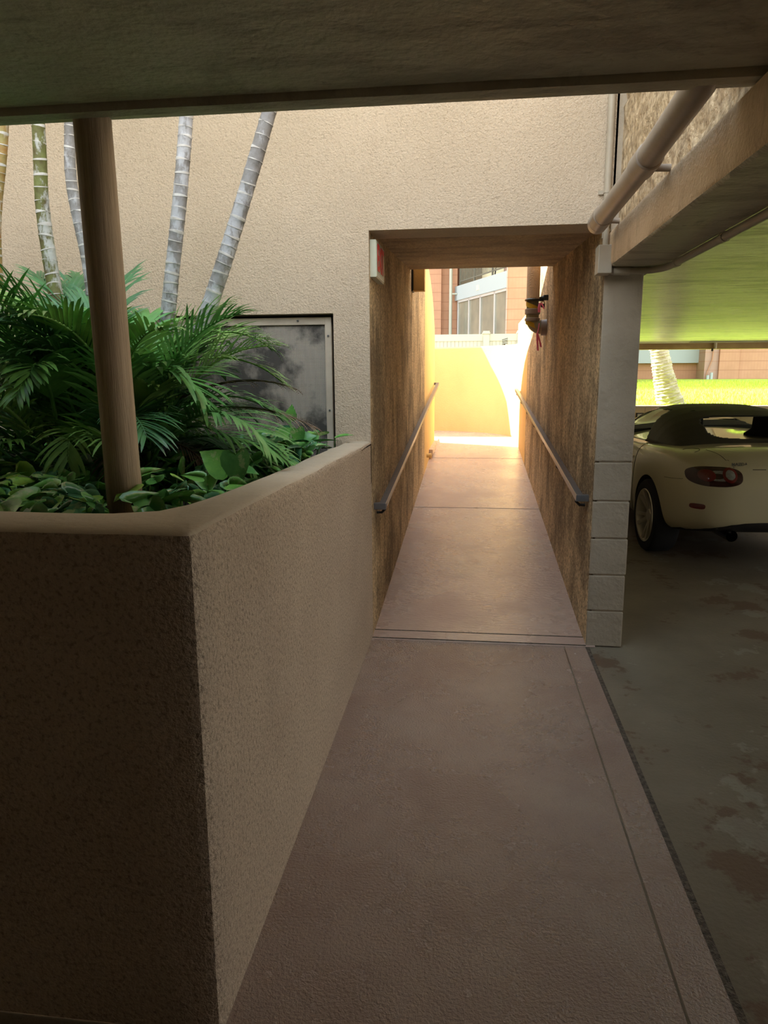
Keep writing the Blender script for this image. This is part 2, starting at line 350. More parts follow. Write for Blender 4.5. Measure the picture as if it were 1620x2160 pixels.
# unseen court side wall added to block the sun; garage slabs
struct(MB().box(-3.5, -3.3, .8, 5.4, 0, 6.0), 'wall_sun_block', m_facade)
b = MB(); b.grid([[(x, y, 2.205+.004*noise.noise((x*1.5, y*1.5, 3))) for x in [-6+i*.25 for i in range(67)]] for y in [-7+i*.25 for i in range(36)]+[1.94]])
struct(b, 'ceiling_entry', m_soffit, smooth=True)
struct(MB().box(-6, 6.9, -7, 2.09, 2.212, 2.42), 'ceiling_entry_slab', m_soffit)
b = MB(); rows = []
for i in range(120):
    x = -4.5+i*.05; e = .002*noise.noise((x*4, 0, 0))
    rows.append([(x, 1.945+e, 2.215), (x, 1.95+e, 2.187+e), (x, 1.985+e, 2.184+e), (x, 1.992+e, 2.215)])
b.grid(rows); struct(b, 'trim_4', m_soffit, smooth=True)
struct(MB().prism([(2.0, 2.02), (2.0, 2.4), (12.4, 2.3), (12.4, 1.94)], .90, 6.9, 'X'), 'ceiling_garage', m_gceil)
struct(MB().box(6.5, 6.7, 4.2, 12.0, 0, .95), 'wall_garage_side', m_block)
struct(MB().box(-6, 6.5, -7.2, -7, 0, 2.2), 'wall_back_light_block', m_block)  # unseen wall added to shut out fill light from behind
struct(MB().box(6.7, 45, -20, 12.0, -.1, -.02), 'floor_bounce', M('bounce_ground', (.5, .46, .38), (.44, .4, .33), 1, 4, .9))  # unseen sunlit ground added to bounce light into the garage
struct(MB().box(6.5, 6.7, -7, .2, 0, 2.2), 'wall_side_light_block', m_block)  # unseen wall added to keep side light off the planter front
for yy in (4.0, 11.6): struct(MB().box(6.5, 6.8, yy, yy+.4, 0, 2.25), 'wall_garage_pier', m_block)
struct(MB().box(-6.2, -6, -7, 1.5, 0, 2.4), 'wall_entry_side', m_planter)
# beam along the right side + rough wall over it
b = MB(); rows = []
for i in range(80):
    y = -1.5+i*(YW+1.5)/79; e = .003*noise.noise((y*8, 1, 0)); g = .006*max(0, noise.noise((y*6, 7, 0)))
    rows.append([(.72, y, 2.19), (.665+e, y, 2.18+e), (.66, y, 2.165), (.66, y, 2.032), (.664+g, y, 2.015+g), (.675+g, y, 2.008), (.91, y, 2.006), (.91, y, 2.19)])
b.grid(rows, closed=True); b.bm.faces.new(b.bm.verts[-8:] if False else [v for v in b.bm.verts][-8:]); 
o = b.build('beam_side', [m_beam, m_soffit], kind='structure', smooth=True); o.name = 'ceiling_beam'
for p in o.data.polygons:
    if p.normal.z < -.7 or p.center.x > .8: p.material_index = 1
b = MB(); rows = []
for i in range(100):
    y = 1.9+i*(YW-1.9)/99
    rows.append([(.705+.012*noise.noise((y*14, z*14, 0))+(-.0 if (abs(((z*5+.12) % 1)) > .07) else .012), y, z) for z in [2.185+k*.03 for k in range(45)]])
b.grid(rows); struct(b, 'wall_right_rough', m_rough)
struct(MB().box(.73, .9, 1.9, YW, 2.19, 4.6), 'wall_right_high', m_rough)

# ------------------------------------------------------------------ far end of garage
b = MB()
b.box(.7, 13, 12.0, 12.2, 0, .93); o = struct(b, 'wall_garage_low', stripes(M('low_block', (.62, .46, .28), (.55, .4, .24), 2, 4, .85), 5, .35, (.3, .21, .12), .045, 'Z', .7))
stripes(o.data.materials[0], 2.5, .1, (.3, .21, .12), .03, 'X', .6)
struct(MB().box(.7, 13, 11.98, 12.22, .93, .955), 'trim_5', m_cap)
struct(MB().box(.7, 13, 11.75, 12.0, 1.835, 1.96), 'ceiling_edge_beam', M('edge_beam', (.48, .33, .15), (.36, .23, .1), 3, 4, .8, stains=[((.2, .12, .06), (.5, 1, 1), 4, .6, .8, .5)]))
struct(MB().box(.7, 13, 11.60, 11.75, 1.925, 1.95), 'trim_6', m_gceil)
# strap with pipe stub under the edge beam
t = empty('pipe_hanger', (3.68, 11.72, 1.83), 'small metal pipe hanger strapped across the brown edge beam above the car', 'hanger')
keep(MB().tube([(3.68, 11.72, 1.95), (3.68, 11.72, 1.835)], .022, 10).build('strap', m_frame), t)
keep(MB().tube([(3.64, 11.72, 1.84), (3.64, 11.72, 1.80)], .016, 10).build('pipe_stub', m_dark), t)
keep(MB().box(3.55, 3.85, 11.60, 11.72, 1.945, 1.96).build('bracket_plate', m_dark), t)
t = empty('wall_plate', (2.69, 11.97, .77), 'small black framed outlet plate on the low block wall beside the car', 'wall plate')
b = MB(); b.box(2.63, 2.75, 11.965, 12.0, .70, .715); b.box(2.63, 2.75, 11.965, 12.0, .83, .845); b.box(2.63, 2.645, 11.965, 12.0, .715, .83); b.box(2.735, 2.75, 11.965, 12.0, .715, .83)
keep(b.build('plate_frame', m_dark), t); keep(MB().box(2.645, 2.735, 11.975, 12.0, .715, .83).build('plate_panel', m_frame), t)

# lawn
b = MB(); rows = []
for i in range(40):
    y = 12.21+i*.55
    z = .90+.32*min(1, (y-12.2)/13.5)
    rows.append([(x, y, z+.03*noise.noise((x*.3, y*.3, 0))) for x in [1.7+k*.6 for k in range(42)]])
b.grid(rows); struct(b, 'floor_lawn', m_lawn, smooth=True)
struct(MB().box(-12, 1.7, 12.6, 40, .9, 1.3), 'floor_yard', M('yard_ground', (.5, .42, .3), (.42, .35, .25), 1, 4, .95))
struct(MB().box(-16, -.83, 4.12, 11.64, .2, .55) if False else MB().box(-16, -.83, 4.12, 10.2, .2, 1.0), 'floor_side_yard', M('side_ground', (.45, .38, .28), None, rough=.95))
b = MB(); rnd = random.Random(3)
for i in range(26000):
    y = 12.3+rnd.random()**1.5*11; x = 2.2+rnd.random()*(y*.62-1.5+3)*1.0
    z = .90+.32*min(1, (y-12.2)/13.5); h = rnd.uniform(.03, .06)*(1+(y-12)/14); wv = .006*(1+(y-12)/6)
    a = rnd.random()*6.28; dx, dy = math.cos(a)*wv, math.sin(a)*wv; lx, ly = rnd.uniform(-.02, .02), rnd.uniform(-.02, .02)
    b.poly([(x-dx, y-dy, z-.02), (x+dx, y+dy, z-.02), (x+lx, y+ly, z+h)])
me_ = b.bm; me = bpy.data.meshes.new('lawn_grass'); me_.to_mesh(me); me_.free(); me.materials.append(M('grass_blade', (.54, .62, .07), (.40, .50, .04), 12, 3, .7))
o = bpy.data.objects.new('lawn_grass', me); COL.objects.link(o); tag(o, 'bright green grass growing on the lawn behind the low garage wall', 'grass', kind='stuff')

# palm trunk on the lawn
def ringed_trunk(name, pts, rads, step, mats, parent=None, amp=.06, n=16, jit=0.):
    """trunk with raised leaf-scar rings; material 1 on the scars"""
    b = MB(); P_ = [Vector(p) for p in pts]
    # catmull resample
    L = []; 
    for i in range(len(P_)-1):
        p0 = P_[max(0, i-1)]; p1 = P_[i]; p2 = P_[i+1]; p3 = P_[min(len(P_)-1, i+2)]
        for k in range(20):
            t_ = k/20
            L.append((.5*((2*p1)+(-p0+p2)*t_+(2*p0-5*p1+4*p2-p3)*t_*t_+(-p0+3*p1-3*p2+p3)*t_**3), rads[i]+(rads[i+1]-rads[i])*t_))
    L.append((P_[-1], rads[-1]))
    tot = sum((L[i+1][0]-L[i][0]).length for i in range(len(L)-1))
    prof = []; s = 0
    rr = random.Random(len(name)+int(pts[0][0]*100))
    while s < tot:
        st = step*rr.uniform(.75, 1.25)
        for f, e, mi in ((0, amp, 1), (.09, amp, 1), (.12, 0, 0), (.5, -amp*.25, 0), (.93, 0, 0)): prof.append((s+st*f, e, mi))
        s += st
    def at(s):
        acc = 0
        for i in range(len(L)-1):
            d = (L[i+1][0]-L[i][0]).length
            if acc+d >= s: 
                f = (s-acc)/d; return L[i][0].lerp(L[i+1][0], f), L[i][1]+(L[i+1][1]-L[i][1])*f
            acc += d
        return L[-1]
    prof = [p for p in prof if p[0] < tot]
    rings = []; bm = b.bm; 
    for s, e, mi in prof:
        c, r_ = at(s); c2, _ = at(min(tot, s+.01)); c1, _ = at(max(0, s-.01)); t_ = (c2-c1).normalized()
        u = Vector((0, 1, 0)); u = (u-t_*u.dot(t_)).normalized(); v = t_.cross(u); rad = r_*(1+e)
        ph = rr.random()*6
        rings.append([bm.verts.new(c+(u*math.cos(2*math.pi*j/n)+v*math.sin(2*math.pi*j/n))*rad*(1+jit*noise.noise((j*.9+s*7, s*9, 0))) + t_*(.1*step*math.sin(2*math.pi*j/n+ph))) for j in range(n)])
    for i in range(len(rings)-1):
        for j in range(n):
            f = bm.faces.new((rings[i][j], rings[i][(j+1) % n], rings[i+1][(j+1) % n], rings[i+1][j])); f.material_index = 1 if prof[i][2] and prof[i+1][2] else 0
    bm.faces.new(rings[0]); bm.faces.new(rings[-1])
    return b.build(name, mats, parent, smooth=True)
m_scar = M('bark_scar', (.62, .55, .42), (.5, .42, .3), 20, 3, .9, .5, 60)
t = empty('palm_tree', (3.45, 13.3, .9), 'thick pale rough palm trunk leaning on the lawn behind the car', 'palm')
keep(ringed_trunk('trunk', [(3.52, 13.3, .82), (3.42, 13.3, 1.15), (3.24, 13.3, 1.85), (2.95, 13.3, 3.2), (2.7, 13.3, 5.0)], [.27, .20, .15, .14, .13], .06, [m_palmbark, m_scar], amp=.05, n=26, jit=.12), t)

# ------------------------------------------------------------------ white fence
t = empty('vinyl_fence', (-2, 15, 1.3), 'white vinyl privacy fence above the curved ochre wall', 'fence')
for x in (-6, -3.9, -1.85, .255, .94, 1.7):
    p = keep(MB().box(x-.062, x+.062, 14.94, 15.06, 1.28, 2.27).build('post', m_white), t)
    q = MB(); q.box(x-.078, x+.078, 14.92, 15.08, 2.27, 2.295); q.prism([(x-.065, 14.935), (x+.065, 14.935), (x+.065, 15.065), (x-.065, 15.065)], 2.295, 2.325); q.build('post_cap', m_white, p).matrix_parent_inverse = p.matrix_parent_inverse @ Matrix.Identity(4) if False else Matrix.Identity(4)
keep(MB().box(-6, 1.7, 14.97, 15.03, 2.13, 2.265).build('rail', m_white), t)
b = MB(); x = -6
while x < 1.7: b.box(x, x+.07, 14.985, 15.015, 1.3, 2.14); x += .076
keep(b.build('panel', m_white, kind=None), t)
t = empty('garden_vent', (.62, 14.4, 1.9), 'small dark slatted vent poking up behind the curved wall top before the fence', 'vent')
b = MB()
for k in range(4): b.bar((.55, 14.4, 2.03+k*.03), (.66, 14.4, 2.06+k*.03), .04, .012)
keep(b.build('slats', m_dark), t); keep(MB().tube([(.6, 14.4, 1.29), (.6, 14.4, 2.05)], .015, 8).build('stem', m_dark), t)

# ------------------------------------------------------------------ building beyond
bd = empty('apartment_building', (0, 26, 1.2), 'terracotta tiled apartment building with white balcony band beyond the fence and lawn', 'building')
def bp(mb, name, m, **k): return keep(mb.build(name, m, **k), bd)
A, B = Vector((-.62, 26)), Vector((.96, 22.3)); D = (B-A).normalized(); Nn = Vector((D.y, -D.x)) * -1  # Nn points to the left/front
if Nn.dot(Vector((-1, -1))) < 0: Nn = -Nn
def ob(mb, s0, s1, d0, d1, z0, z1):
    pts = [A+D*s0+Nn*d0, A+D*s1+Nn*d0, A+D*s1+Nn*d1, A+D*s0+Nn*d1]
    return mb.prism([(p.x, p.y) for p in pts], z0, z1)
LB = (B-A).length
bp(MB().box(-46, -9, 25.9, 34, 1, 19), 'shade_wing', m_brick); bp(MB().box(-9, -1.15, 25.9, 34, 1, 19), 'brick_pier', m_brick); bp(MB().box(-1.15, -.60, 26.2, 34, 1, 19), 'brick_pier', m_brick)  # the far left wing is unseen, added to throw shade on the lawn
bp(MB().box(.97, 2.0, 22.3, 34, 1, 19), 'brick_pier', [m_brick]); bp(MB().box(2.0, 4.9, 22.5, 34, 1, 19), 'brick_pier', [m_brick])
bp(MB().box(.945, .975, 22.28, 24.6, 1, 15), 'brick_return', m_brick_pale_lit)
bp(MB().box(-.6, .97, 30, 34, 1, 19), 'back_wall', m_bbeige)
bp(ob(MB(), -.15, LB, -.25, -.0, 3.98, 4.46), 'balcony_slab', m_bwhite)
bp(ob(MB(), 0, LB, -3.5, -.25, 4.0, 4.3), 'balcony_deck', m_bbeige)
bp(ob(MB(), -.1, LB, -1.1, -1.0, 4.3, 6.9), 'upper_wall', m_bbeige)
v_ = ob(MB(), 1.75, 1.95, .0, .012, 4.13, 4.29); bp(v_, 'slab_vent', m_bbeige)
b = MB()
for s in (.02, 1.28, 2.7, LB-.03): ob(b, s-.03, s+.03, -.15, -.1, 4.46, 5.45)
ob(b, 0, LB, -.15, -.1, 5.42, 5.48); ob(b, 0, LB, -.14, -.11, 4.6, 4.64)
s = .1
while s < LB: ob(b, s-.008, s+.008, -.135, -.115, 4.62, 5.43); s += .105
bp(b, 'balcony_railing', M('railing_bronze', (.13, .13, .1), None, rough=.5))
bp(ob(MB(), 0, LB, -.12, -.08, 1.4, 3.98), 'window_glazing', m_bglass)
b = MB()
for s in (.02, 1.0, 1.95, 3.05, LB-.03): ob(b, s-.03, s+.03, -.075, -.04, 1.4, 3.98)
ob(b, 0, LB, -.075, -.04, 3.9, 3.98); bp(b, 'window_frame', m_alu)
bp(MB().tube([(-.82, 25.95, 1.2), (-.82, 25.95, 9)], .055, 10).tube([(-.82, 25.95, 4.2), (-.6, 25.95, 4.2)], .03, 8), 'downpipe', m_white)
bp(MB().box(4.9, 7.95, 27, 27.2, 1.79, 3.0), 'balcony_band', m_bwhite); bp(MB().box(4.9, 8.0, 27.2, 34, 1, 19), 'brick_wall', m_brick)
bp(MB().box(7.95, 8.4, 26.3, 34, 1, 19), 'brick_pier', m_brick_pale_lit); bp(MB().box(8.4, 9.05, 26.2, 34, 1, 19), 'brick_pier', m_brick); bp(MB().box(9.05, 16, 26.35, 34, 1, 19), 'brick_pier', m_brick)
bp(MB().tube([(8.2, 26.25, 2.6), (8.18, 26.25, 1.9), (8.02, 26.25, 1.4), (8.02, 26.25, 1.2)], .02, 6), 'cable', m_brick)
b = MB(); b.tube([(8.02, 26.1, 1.1), (8.02, 26.1, 1.36)], .05, 8); b.tube([(8.14, 26.1, 1.1), (8.14, 26.1, 1.45)], .05, 8)
tag(b.build('utility_stub', m_bwhite), 'small white utility pipe stubs at the foot of the terracotta building', 'pipe')
# patio table on the balcony
pt = A+D*2.15+Nn*-.75
t = empty('patio_table', (pt.x, pt.y, 4.3), 'small dark slatted patio table on the upper balcony', 'table')
b = MB()
for k in range(7): b.box(pt.x-.35+k*.1, pt.x-.28+k*.1, pt.y-.35, pt.y+.35, 4.98, 5.01)
keep(b.build('tabletop', m_dark), t)
for sx, sy in ((-1, -1), (1, -1), (1, 1), (-1, 1)): keep(MB().tube([(pt.x+sx*.3, pt.y+sy*.3, 4.3), (pt.x+sx*.22, pt.y+sy*.22, 4.98)], .02, 8).build('leg', m_dark), t)

# ------------------------------------------------------------------ vent grate
t = empty('vent_grate', ((GX0+GX1)/2, YW+.07, 1.0), 'large square wire mesh vent grate with tan frame in the cream wall behind the palms', 'grate')
b = MB(); fw_ = .036
b.box(GX0+.012, GX1-.02, YW+.045, YW+.075, GZ1-.055, GZ1-.016); b.box(GX1-.056, GX1-.02, YW+.043, YW+.078, 1.0, GZ1-.016); b.box(GX0+.012, GX0+.05, YW+.043, YW+.078, 1.0, GZ1-.016)
keep(b.build('frame', m_frame, bevel=.002), t)
b = MB(); x = GX0+.05
while x < GX1-.05: b.box(x, x+.0026, YW+.058, YW+.0605, 1.0, GZ1-.05); x += .0078
z = 1.0
while z < GZ1-.05: b.box(GX0+.05, GX1-.05, YW+.0605, YW+.063, z, z+.0026); z += .0078
keep(b.build('wire_mesh', m_mesh), t)
for x, z, ax in ((-.95, GZ1-.034, 0), (-1.35, GZ1-.034, 0), (GX1-.038, 1.70, 0), (GX1-.038, 1.30, 0)):
    keep(MB().tube([(x, YW+.05, z), (x, YW+.036, z)], [.007, .005], 8).build('screw', m_rail), t)

# ------------------------------------------------------------------ wooden pole
b = MB(); n = 28; rows = []
for i in range(40):
    z = 1.04+i*(2.205-1.04)/39; rr_ = .0515*(1+.02*noise.noise((z*3, 0, 0))) * (1.02 if z < 1.2 else 1)
    cx = -1.06-.006*(z-1.1)/1.1*6*.3; cy = 2.05
    rows.append([(cx+rr_*math.cos(2*math.pi*j/n)*(1+.02*noise.noise((j*.8, z*2, 4))), cy+rr_*math.sin(2*math.pi*j/n), z) for j in range(n)])
V = b.grid(rows, closed=True); b.bm.faces.new(V[0]); b.bm.faces.new(V[-1])
tag(b.build('wooden_pole', m_wood, smooth=True), 'round weathered brown wooden pole standing in the planter under the slab edge', 'pole')

# ------------------------------------------------------------------ pipes on the right
t = empty('drain_pipe', (.575, 2.9, 2.19), 'thick beige drain pipe running along the right side beam', 'pipe')
keep(MB().tube([(.575, 2.0, 2.262), (.576, 2.12, 2.236), (.578, 2.75, 2.21), (.578, 3.60, 2.195)], .042, 24).build('pipe', m_pvc, smooth=True), t)
keep(MB().tube([(.578, 2.66, 2.212), (.578, 2.665, 2.212), (.578, 2.80, 2.21), (.578, 2.805, 2.21)], [.043, .0475, .0475, .043], 24).build('coupling', m_pvc, smooth=True), t)
keep(MB().tube([(.578, 3.52, 2.2), (.578, 3.525, 2.2), (.578, 3.64, 2.195), (.578, 3.645, 2.195), (.578, 3.65, 2.195), (.578, 3.70, 2.193), (.578, 3.72, 2.193)], [.043, .0475, .0475, .042, .046, .047, .04], 24).build('end_cap', m_pvc, smooth=True), t)
for y in (2.74, 3.62): keep(MB().tube([(.59, y, 2.205-.012), (.665, y, 2.190)], .0125, 12).build('bracket', m_pvc, smooth=True), t)
t = empty('wall_conduit', (.63, 3.8, 2.1), 'slim vertical grey conduit down the right corner of the cream wall to a junction box', 'conduit')
keep(MB().tube([(.64, 3.835, 3.6), (.64, 3.835, 2.15)], .017, 14).build('conduit', m_cond, smooth=True), t)
keep(MB().tube([(.64, 3.835, 2.36), (.64, 3.835, 2.375)], .0195, 14).box(.60, .675, 3.845, 3.858, 2.358, 2.376).build('clamp', m_cond), t)
keep(MB().box(.60, .668, 3.76, 3.858, 1.975, 2.11).build('junction_box', m_cond, bevel=.004), t)
keep(MB().tube([(.64, 3.82, 2.2), (.64, 3.82, 2.1)], .014, 12).build('adapter', m_cond), t)
t = empty('ceiling_conduit', (.92, 3, 1.98), 'dark conduit under the right side beam edge curving to the junction box', 'conduit')
keep(MB().tube([(.668, 3.80, 1.99), (.70, 3.80, 1.99), (.80, 3.80, 1.988), (.86, 3.78, 1.988), (.90, 3.72, 1.988), (.915, 3.62, 1.988), (.917, 3.0, 1.988), (.917, -.5, 1.988)], .017, 14).build('conduit', m_cond, smooth=True), t)
for y in (3.58, 2.95): keep(MB().tube([(.917, y, 1.988), (.917, y-.05, 1.988)], .0195, 14).build('coupling', m_cond, smooth=True), t)
keep(MB().tube([(.68, 3.80, 1.99), (.76, 3.80, 1.989)], .021, 14).build('elbow_fitting', m_cond, smooth=True), t)

# ------------------------------------------------------------------ exit sign
t = empty('exit_sign', (XL, 4.1, 2.0), 'pale green exit sign box with red letters on the left passage wall', 'sign')
keep(MB().box(XL-.002, XL+.033, 3.90, 4.23, 2.0, 2.19).build('housing', m_signbody, bevel=.003), t)
keep(MB().box(XL+.033, XL+.0355, 3.905, 4.225, 2.005, 2.185).build('face_plate', m_signbody), t)
def text_mesh(body, size, extrude=.001):
    c = bpy.data.curves.new('t', 'FONT'); c.body = body; c.size = size; c.extrude = extrude; c.align_x = 'CENTER'; c.align_y = 'CENTER'; c.offset = size*.02
    o = bpy.data.objects.new('t', c); COL.objects.link(o); bpy.context.view_layer.update()
    me = bpy.data.meshes.new_from_object(o.evaluated_get(bpy.context.evaluated_depsgraph_get())); bpy.data.objects.remove(o)
    return me
me = text_mesh('EXIT', .17); me.materials.append(m_red)
# text local x -> +Y, local y -> +Z, facing +X
me.transform(Matrix(((0, 0, 1, XL+.0372), (.78, 0, 0, 4.065), (0, 1.12, 0, 2.097), (0, 0, 0, 1))))
o = bpy.data.objects.new('lettering', me); COL.objects.link(o); keep(o, t); o['label'] = 'red letters reading EXIT'

# ------------------------------------------------------------------ handrails
def handrail(side, y0, y1, z0, z1, x, label, hooks):
    t = empty('handrail', (x, y0, z0), label, 'handrail', None)
    wall = XL if side < 0 else XR
    b = MB(); b.bar((x, y0, z0), (x, y1, z1), .04, .036); keep(b.build('rail', m_rail, bevel=.003), t)
    keep(MB().box(min(x-.02, wall), max(x+.02, wall), y0-.012, y0+.028, z0-.0185, z0+.0185).build('end_return', m_rail, bevel=.003), t)
    if side < 0: keep(MB().box(x-.02, x+.13, y1-.02, y1+.02, z1-.017, z1+.017).build('far_return', m_rail) if False else MB().box(wall, x+.02, y1-.02, y1+.02, z1-.017, z1+.017).build('end_return', m_rail), t)
    for k in range(hooks):
        y = y0+.12+(y1-y0-.3)*k/(hooks-1); z = z0+(z1-z0)*(y-y0)/(y1-y0)
        keep(MB().tube([(x, y, z-.018), (x, y, z-.05), (x+(wall-x)*.4, y, z-.07), (wall, y, z-.07)], .008, 8).build('bracket', m_dark), t)
    return t
handrail(-1, 3.97, 10.35, .752, 1.345, -.50, 'dark rectangular metal handrail rising along the left passage wall', 7)
handrail(1, 4.0, 10.2, .812, 1.265, .60, 'dark rectangular metal handrail rising along the right passage wall', 7)

# ------------------------------------------------------------------ small fittings
t = empty('wall_light', (-.49, 6.5, 2.2), 'tan box wall fixture high on the left wall at the passage exit', 'light fixture')
keep(MB().box(-.535, -.435, 6.5, 6.6, 2.21, 2.42).build('housing', m_yellow, bevel=.004), t)
keep(MB().box(-.552, -.535, 6.48, 6.62, 2.205, 2.42).build('back_plate', m_dark), t)
tag(MB().tube([(-.56, 8.75, .50), (-.50, 8.75, .50)], .028, 14).tube([(-.505, 8.75, .50), (-.49, 8.75, .50)], .031, 14).build('drain_stub', m_yellow), 'short drain stub sticking out low on the left passage wall', 'pipe')

# sprinkler riser with valve
px_, py_ = .523, 6.75
t = empty('standpipe', (px_, py_, 1.9), 'vertical fire sprinkler pipe with taped elbow entering the right passage wall', 'pipe')
keep(MB().tube([(px_, py_, 3.2), (px_, py_, 2.14)], .058, 22).build('pipe', m_beam, smooth=True), t)
def arc(c, r_, a0, a1, n=10): return [(c[0]+r_*math.cos(R(a0+(a1-a0)*i/n)), c[1], c[2]+r_*math.sin(R(a0+(a1-a0)*i/n))) for i in range(n+1)]
keep(MB().tube([(px_, py_, 2.14), (px_, py_, 2.02)], .054, 22).build('taped_section', M('grey_tape', (.14, .15, .11), None, rough=.6), smooth=True), t)
lowp = [(px_, py_, 2.06), (px_, py_, 1.98)] + arc((px_+.085, py_, 1.98), .085, 180, 270) + [(.655, py_, 1.895)]
keep(MB().tube(lowp, .058, 22).build('elbow', M('elbow_paint', (.34, .32, .2), None, rough=.5), smooth=True), t)
for zc, h_ in ((2.035, .04), (1.965, .02)):
    keep(MB().tube([(px_, py_, zc+h_/2+.005), (px_, py_, zc+h_/2), (px_, py_, zc-h_/2), (px_, py_, zc-h_/2-.005)], [.06, .068, .068, .06], 22).build('collar', m_pvc, smooth=True), t)
keep(MB().tube([(.595, py_, 1.895), (.60, py_, 1.895), (.63, py_, 1.895), (.652, py_, 1.895)], [.06, .07, .07, .075], 22).build('wall_flange', m_pvc, smooth=True), t)
b = MB()
for (z0_, w_) in ((2.10, .03), (1.945, .03)):
    rows = []
    for i in range(14):
        a = math.pi+ i/13*math.pi
        x = px_+.0595*math.cos(a); y = py_+.0595*math.sin(a); zz_ = z0_-.075*i/13 + (0 if z0_ > 2 else 0)
        rows.append([(x, y, zz_+w_), (x, y, zz_-w_*.4)])
    b.grid(rows)
rows = []
keep(b.build('yellow_stripe', m_ytape), t)
t2 = empty('tamper_lock', (.56, 6.7, 2.13), 'black valve clamp with chain and padlock around the vertical pipe', 'lock')
keep(MB().tube([(px_+.062*math.cos(a*math.pi/9), py_+.062*math.sin(a*math.pi/9), 2.135) for a in range(18)], .011, 8, closed=True).build('band', m_badge), t2)
b = MB(); b.box(.575, .60, 6.66, 6.70, 2.12, 2.155); b.tube([(.59, 6.68, 2.14), (.645, 6.68, 2.15)], .022, 12); b.box(.61, .655, 6.655, 6.70, 2.125, 2.17)
keep(b.build('clamp_body', m_dark, bevel=.003), t2)
keep(MB().tube([(.605+.014*math.cos(a*math.pi/6), 6.67, 2.10+.018*math.sin(a*math.pi/6)) for a in range(12)], .005, 8, closed=True).build('shackle', m_chrome), t2)
keep(MB().box(.588, .622, 6.66, 6.68, 2.065, 2.095).build('padlock_body', m_dark, bevel=.004), t2)
def ribbon(pts, w_, name, parent):
    b = MB(); b.grid([[(x-w_/2, y, z), (x-w_*.1, y-.004, z), (x+w_/2, y+.002, z)] for x, y, z in pts])
    o = b.build(name, m_pink); q = o.modifiers.new('s', 'SOLIDIFY'); q.thickness = .001; return keep(o, parent)
t3 = empty('flagging_ribbon', (.575, 6.62, 2.1), 'short pink flagging ribbon tied below the black valve clamp', 'ribbon')
ribbon([(.578, 6.64, 2.10), (.570, 6.635, 2.06), (.572, 6.635, 2.02)], .022, 'tail', t3); ribbon([(.59, 6.645, 2.10), (.605, 6.64, 2.07), (.612, 6.64, 2.05)], .014, 'tail', t3)
t3 = empty('flagging_ribbon', (.57, 6.66, 1.83), 'long pink flagging ribbon hanging from the pipe elbow at the wall', 'ribbon')
ribbon([(.580, 6.675, 1.93), (.572, 6.67, 1.86), (.564, 6.67, 1.84)], .008, 'tie', t3)
ribbon([(.564, 6.67, 1.84), (.566, 6.67, 1.79), (.572, 6.67, 1.73), (.576, 6.67, 1.69)], .016, 'tail', t3); ribbon([(.565, 6.672, 1.84), (.580, 6.67, 1.80), (.595, 6.67, 1.75), (.602, 6.67, 1.72)], .016, 'tail', t3)

# ------------------------------------------------------------------ palms in the planter
def bark(c1, c2, c3):
    return M('cane_bark', c1, c2, 14, 5, .7, .25, 60, stains=[(c3, (1, 1, .5), 9, .5, .56, .85)])
bk_grey = bark((.30, .29, .29), (.18, .165, .15), (.46, .46, .48)); bk_green = bark((.16, .18, .05), (.10, .075, .03), (.50, .50, .48)); bk_orange = bark((.36, .19, .06), (.30, .26, .10), (.55, .5, .42))
m_ring = M('cane_ring', (.62, .60, .57), (.5, .46, .42), 30, 2, .8)
SZ = 1.04
canes = [('grey ringed palm cane leaning right, the furthest right of the group', [(-1.42, 3.02, SZ), (-1.36, 3.05, 1.25), (-1.24, 3.08, 1.55), (-1.06, 3.1, 2.0), (-.845, 3.1, 2.566), (-.7, 3.1, 3.0), (-.5, 3.1, 3.8)], [.052, .043, .036, .034, .029, .027, .025], .045, bk_grey),
         ('grey palm cane just right of the wooden pole', [(-1.44, 3.1, SZ), (-1.38, 3.1, 1.5), (-1.31, 3.1, 1.915), (-1.25, 3.1, 2.25), (-1.205, 3.1, 2.55), (-1.12, 3.1, 3.2), (-1.08, 3.1, 3.8)], [.04, .036, .031, .030, .028, .027, .025], .043, bk_grey),
         ('slim pale palm cane just left of the wooden pole', [(-1.66, 3.15, SZ), (-1.70, 3.15, 1.5), (-1.70, 3.12, 1.95), (-1.735, 3.1, 2.3), (-1.72, 3.1, 2.57), (-1.66, 3.1, 3.2), (-1.64, 3.1, 3.8)], [.032, .029, .025, .024, .022, .022, .02], .042, bk_grey),
         ('green and brown ringed palm cane second from the left', [(-1.70, 2.98, SZ), (-1.76, 3.0, 1.4), (-1.84, 3.08, 1.8), (-1.88, 3.1, 2.2), (-1.865, 3.1, 2.56), (-1.86, 3.1, 3.2), (-1.84, 3.1, 3.8)], [.036, .033, .031, .029, .027, .026, .024], .055, bk_green),
         ('orange tinged palm cane at the left edge of the view', [(-2.02, 3.1, SZ), (-2.12, 3.1, 1.6), (-2.12, 3.1, 2.1), (-2.03, 3.1, 2.55), (-1.98, 3.1, 3.1), (-1.95, 3.1, 3.8)], [.032, .03, .026, .024, .022, .02], .04, bk_orange)]
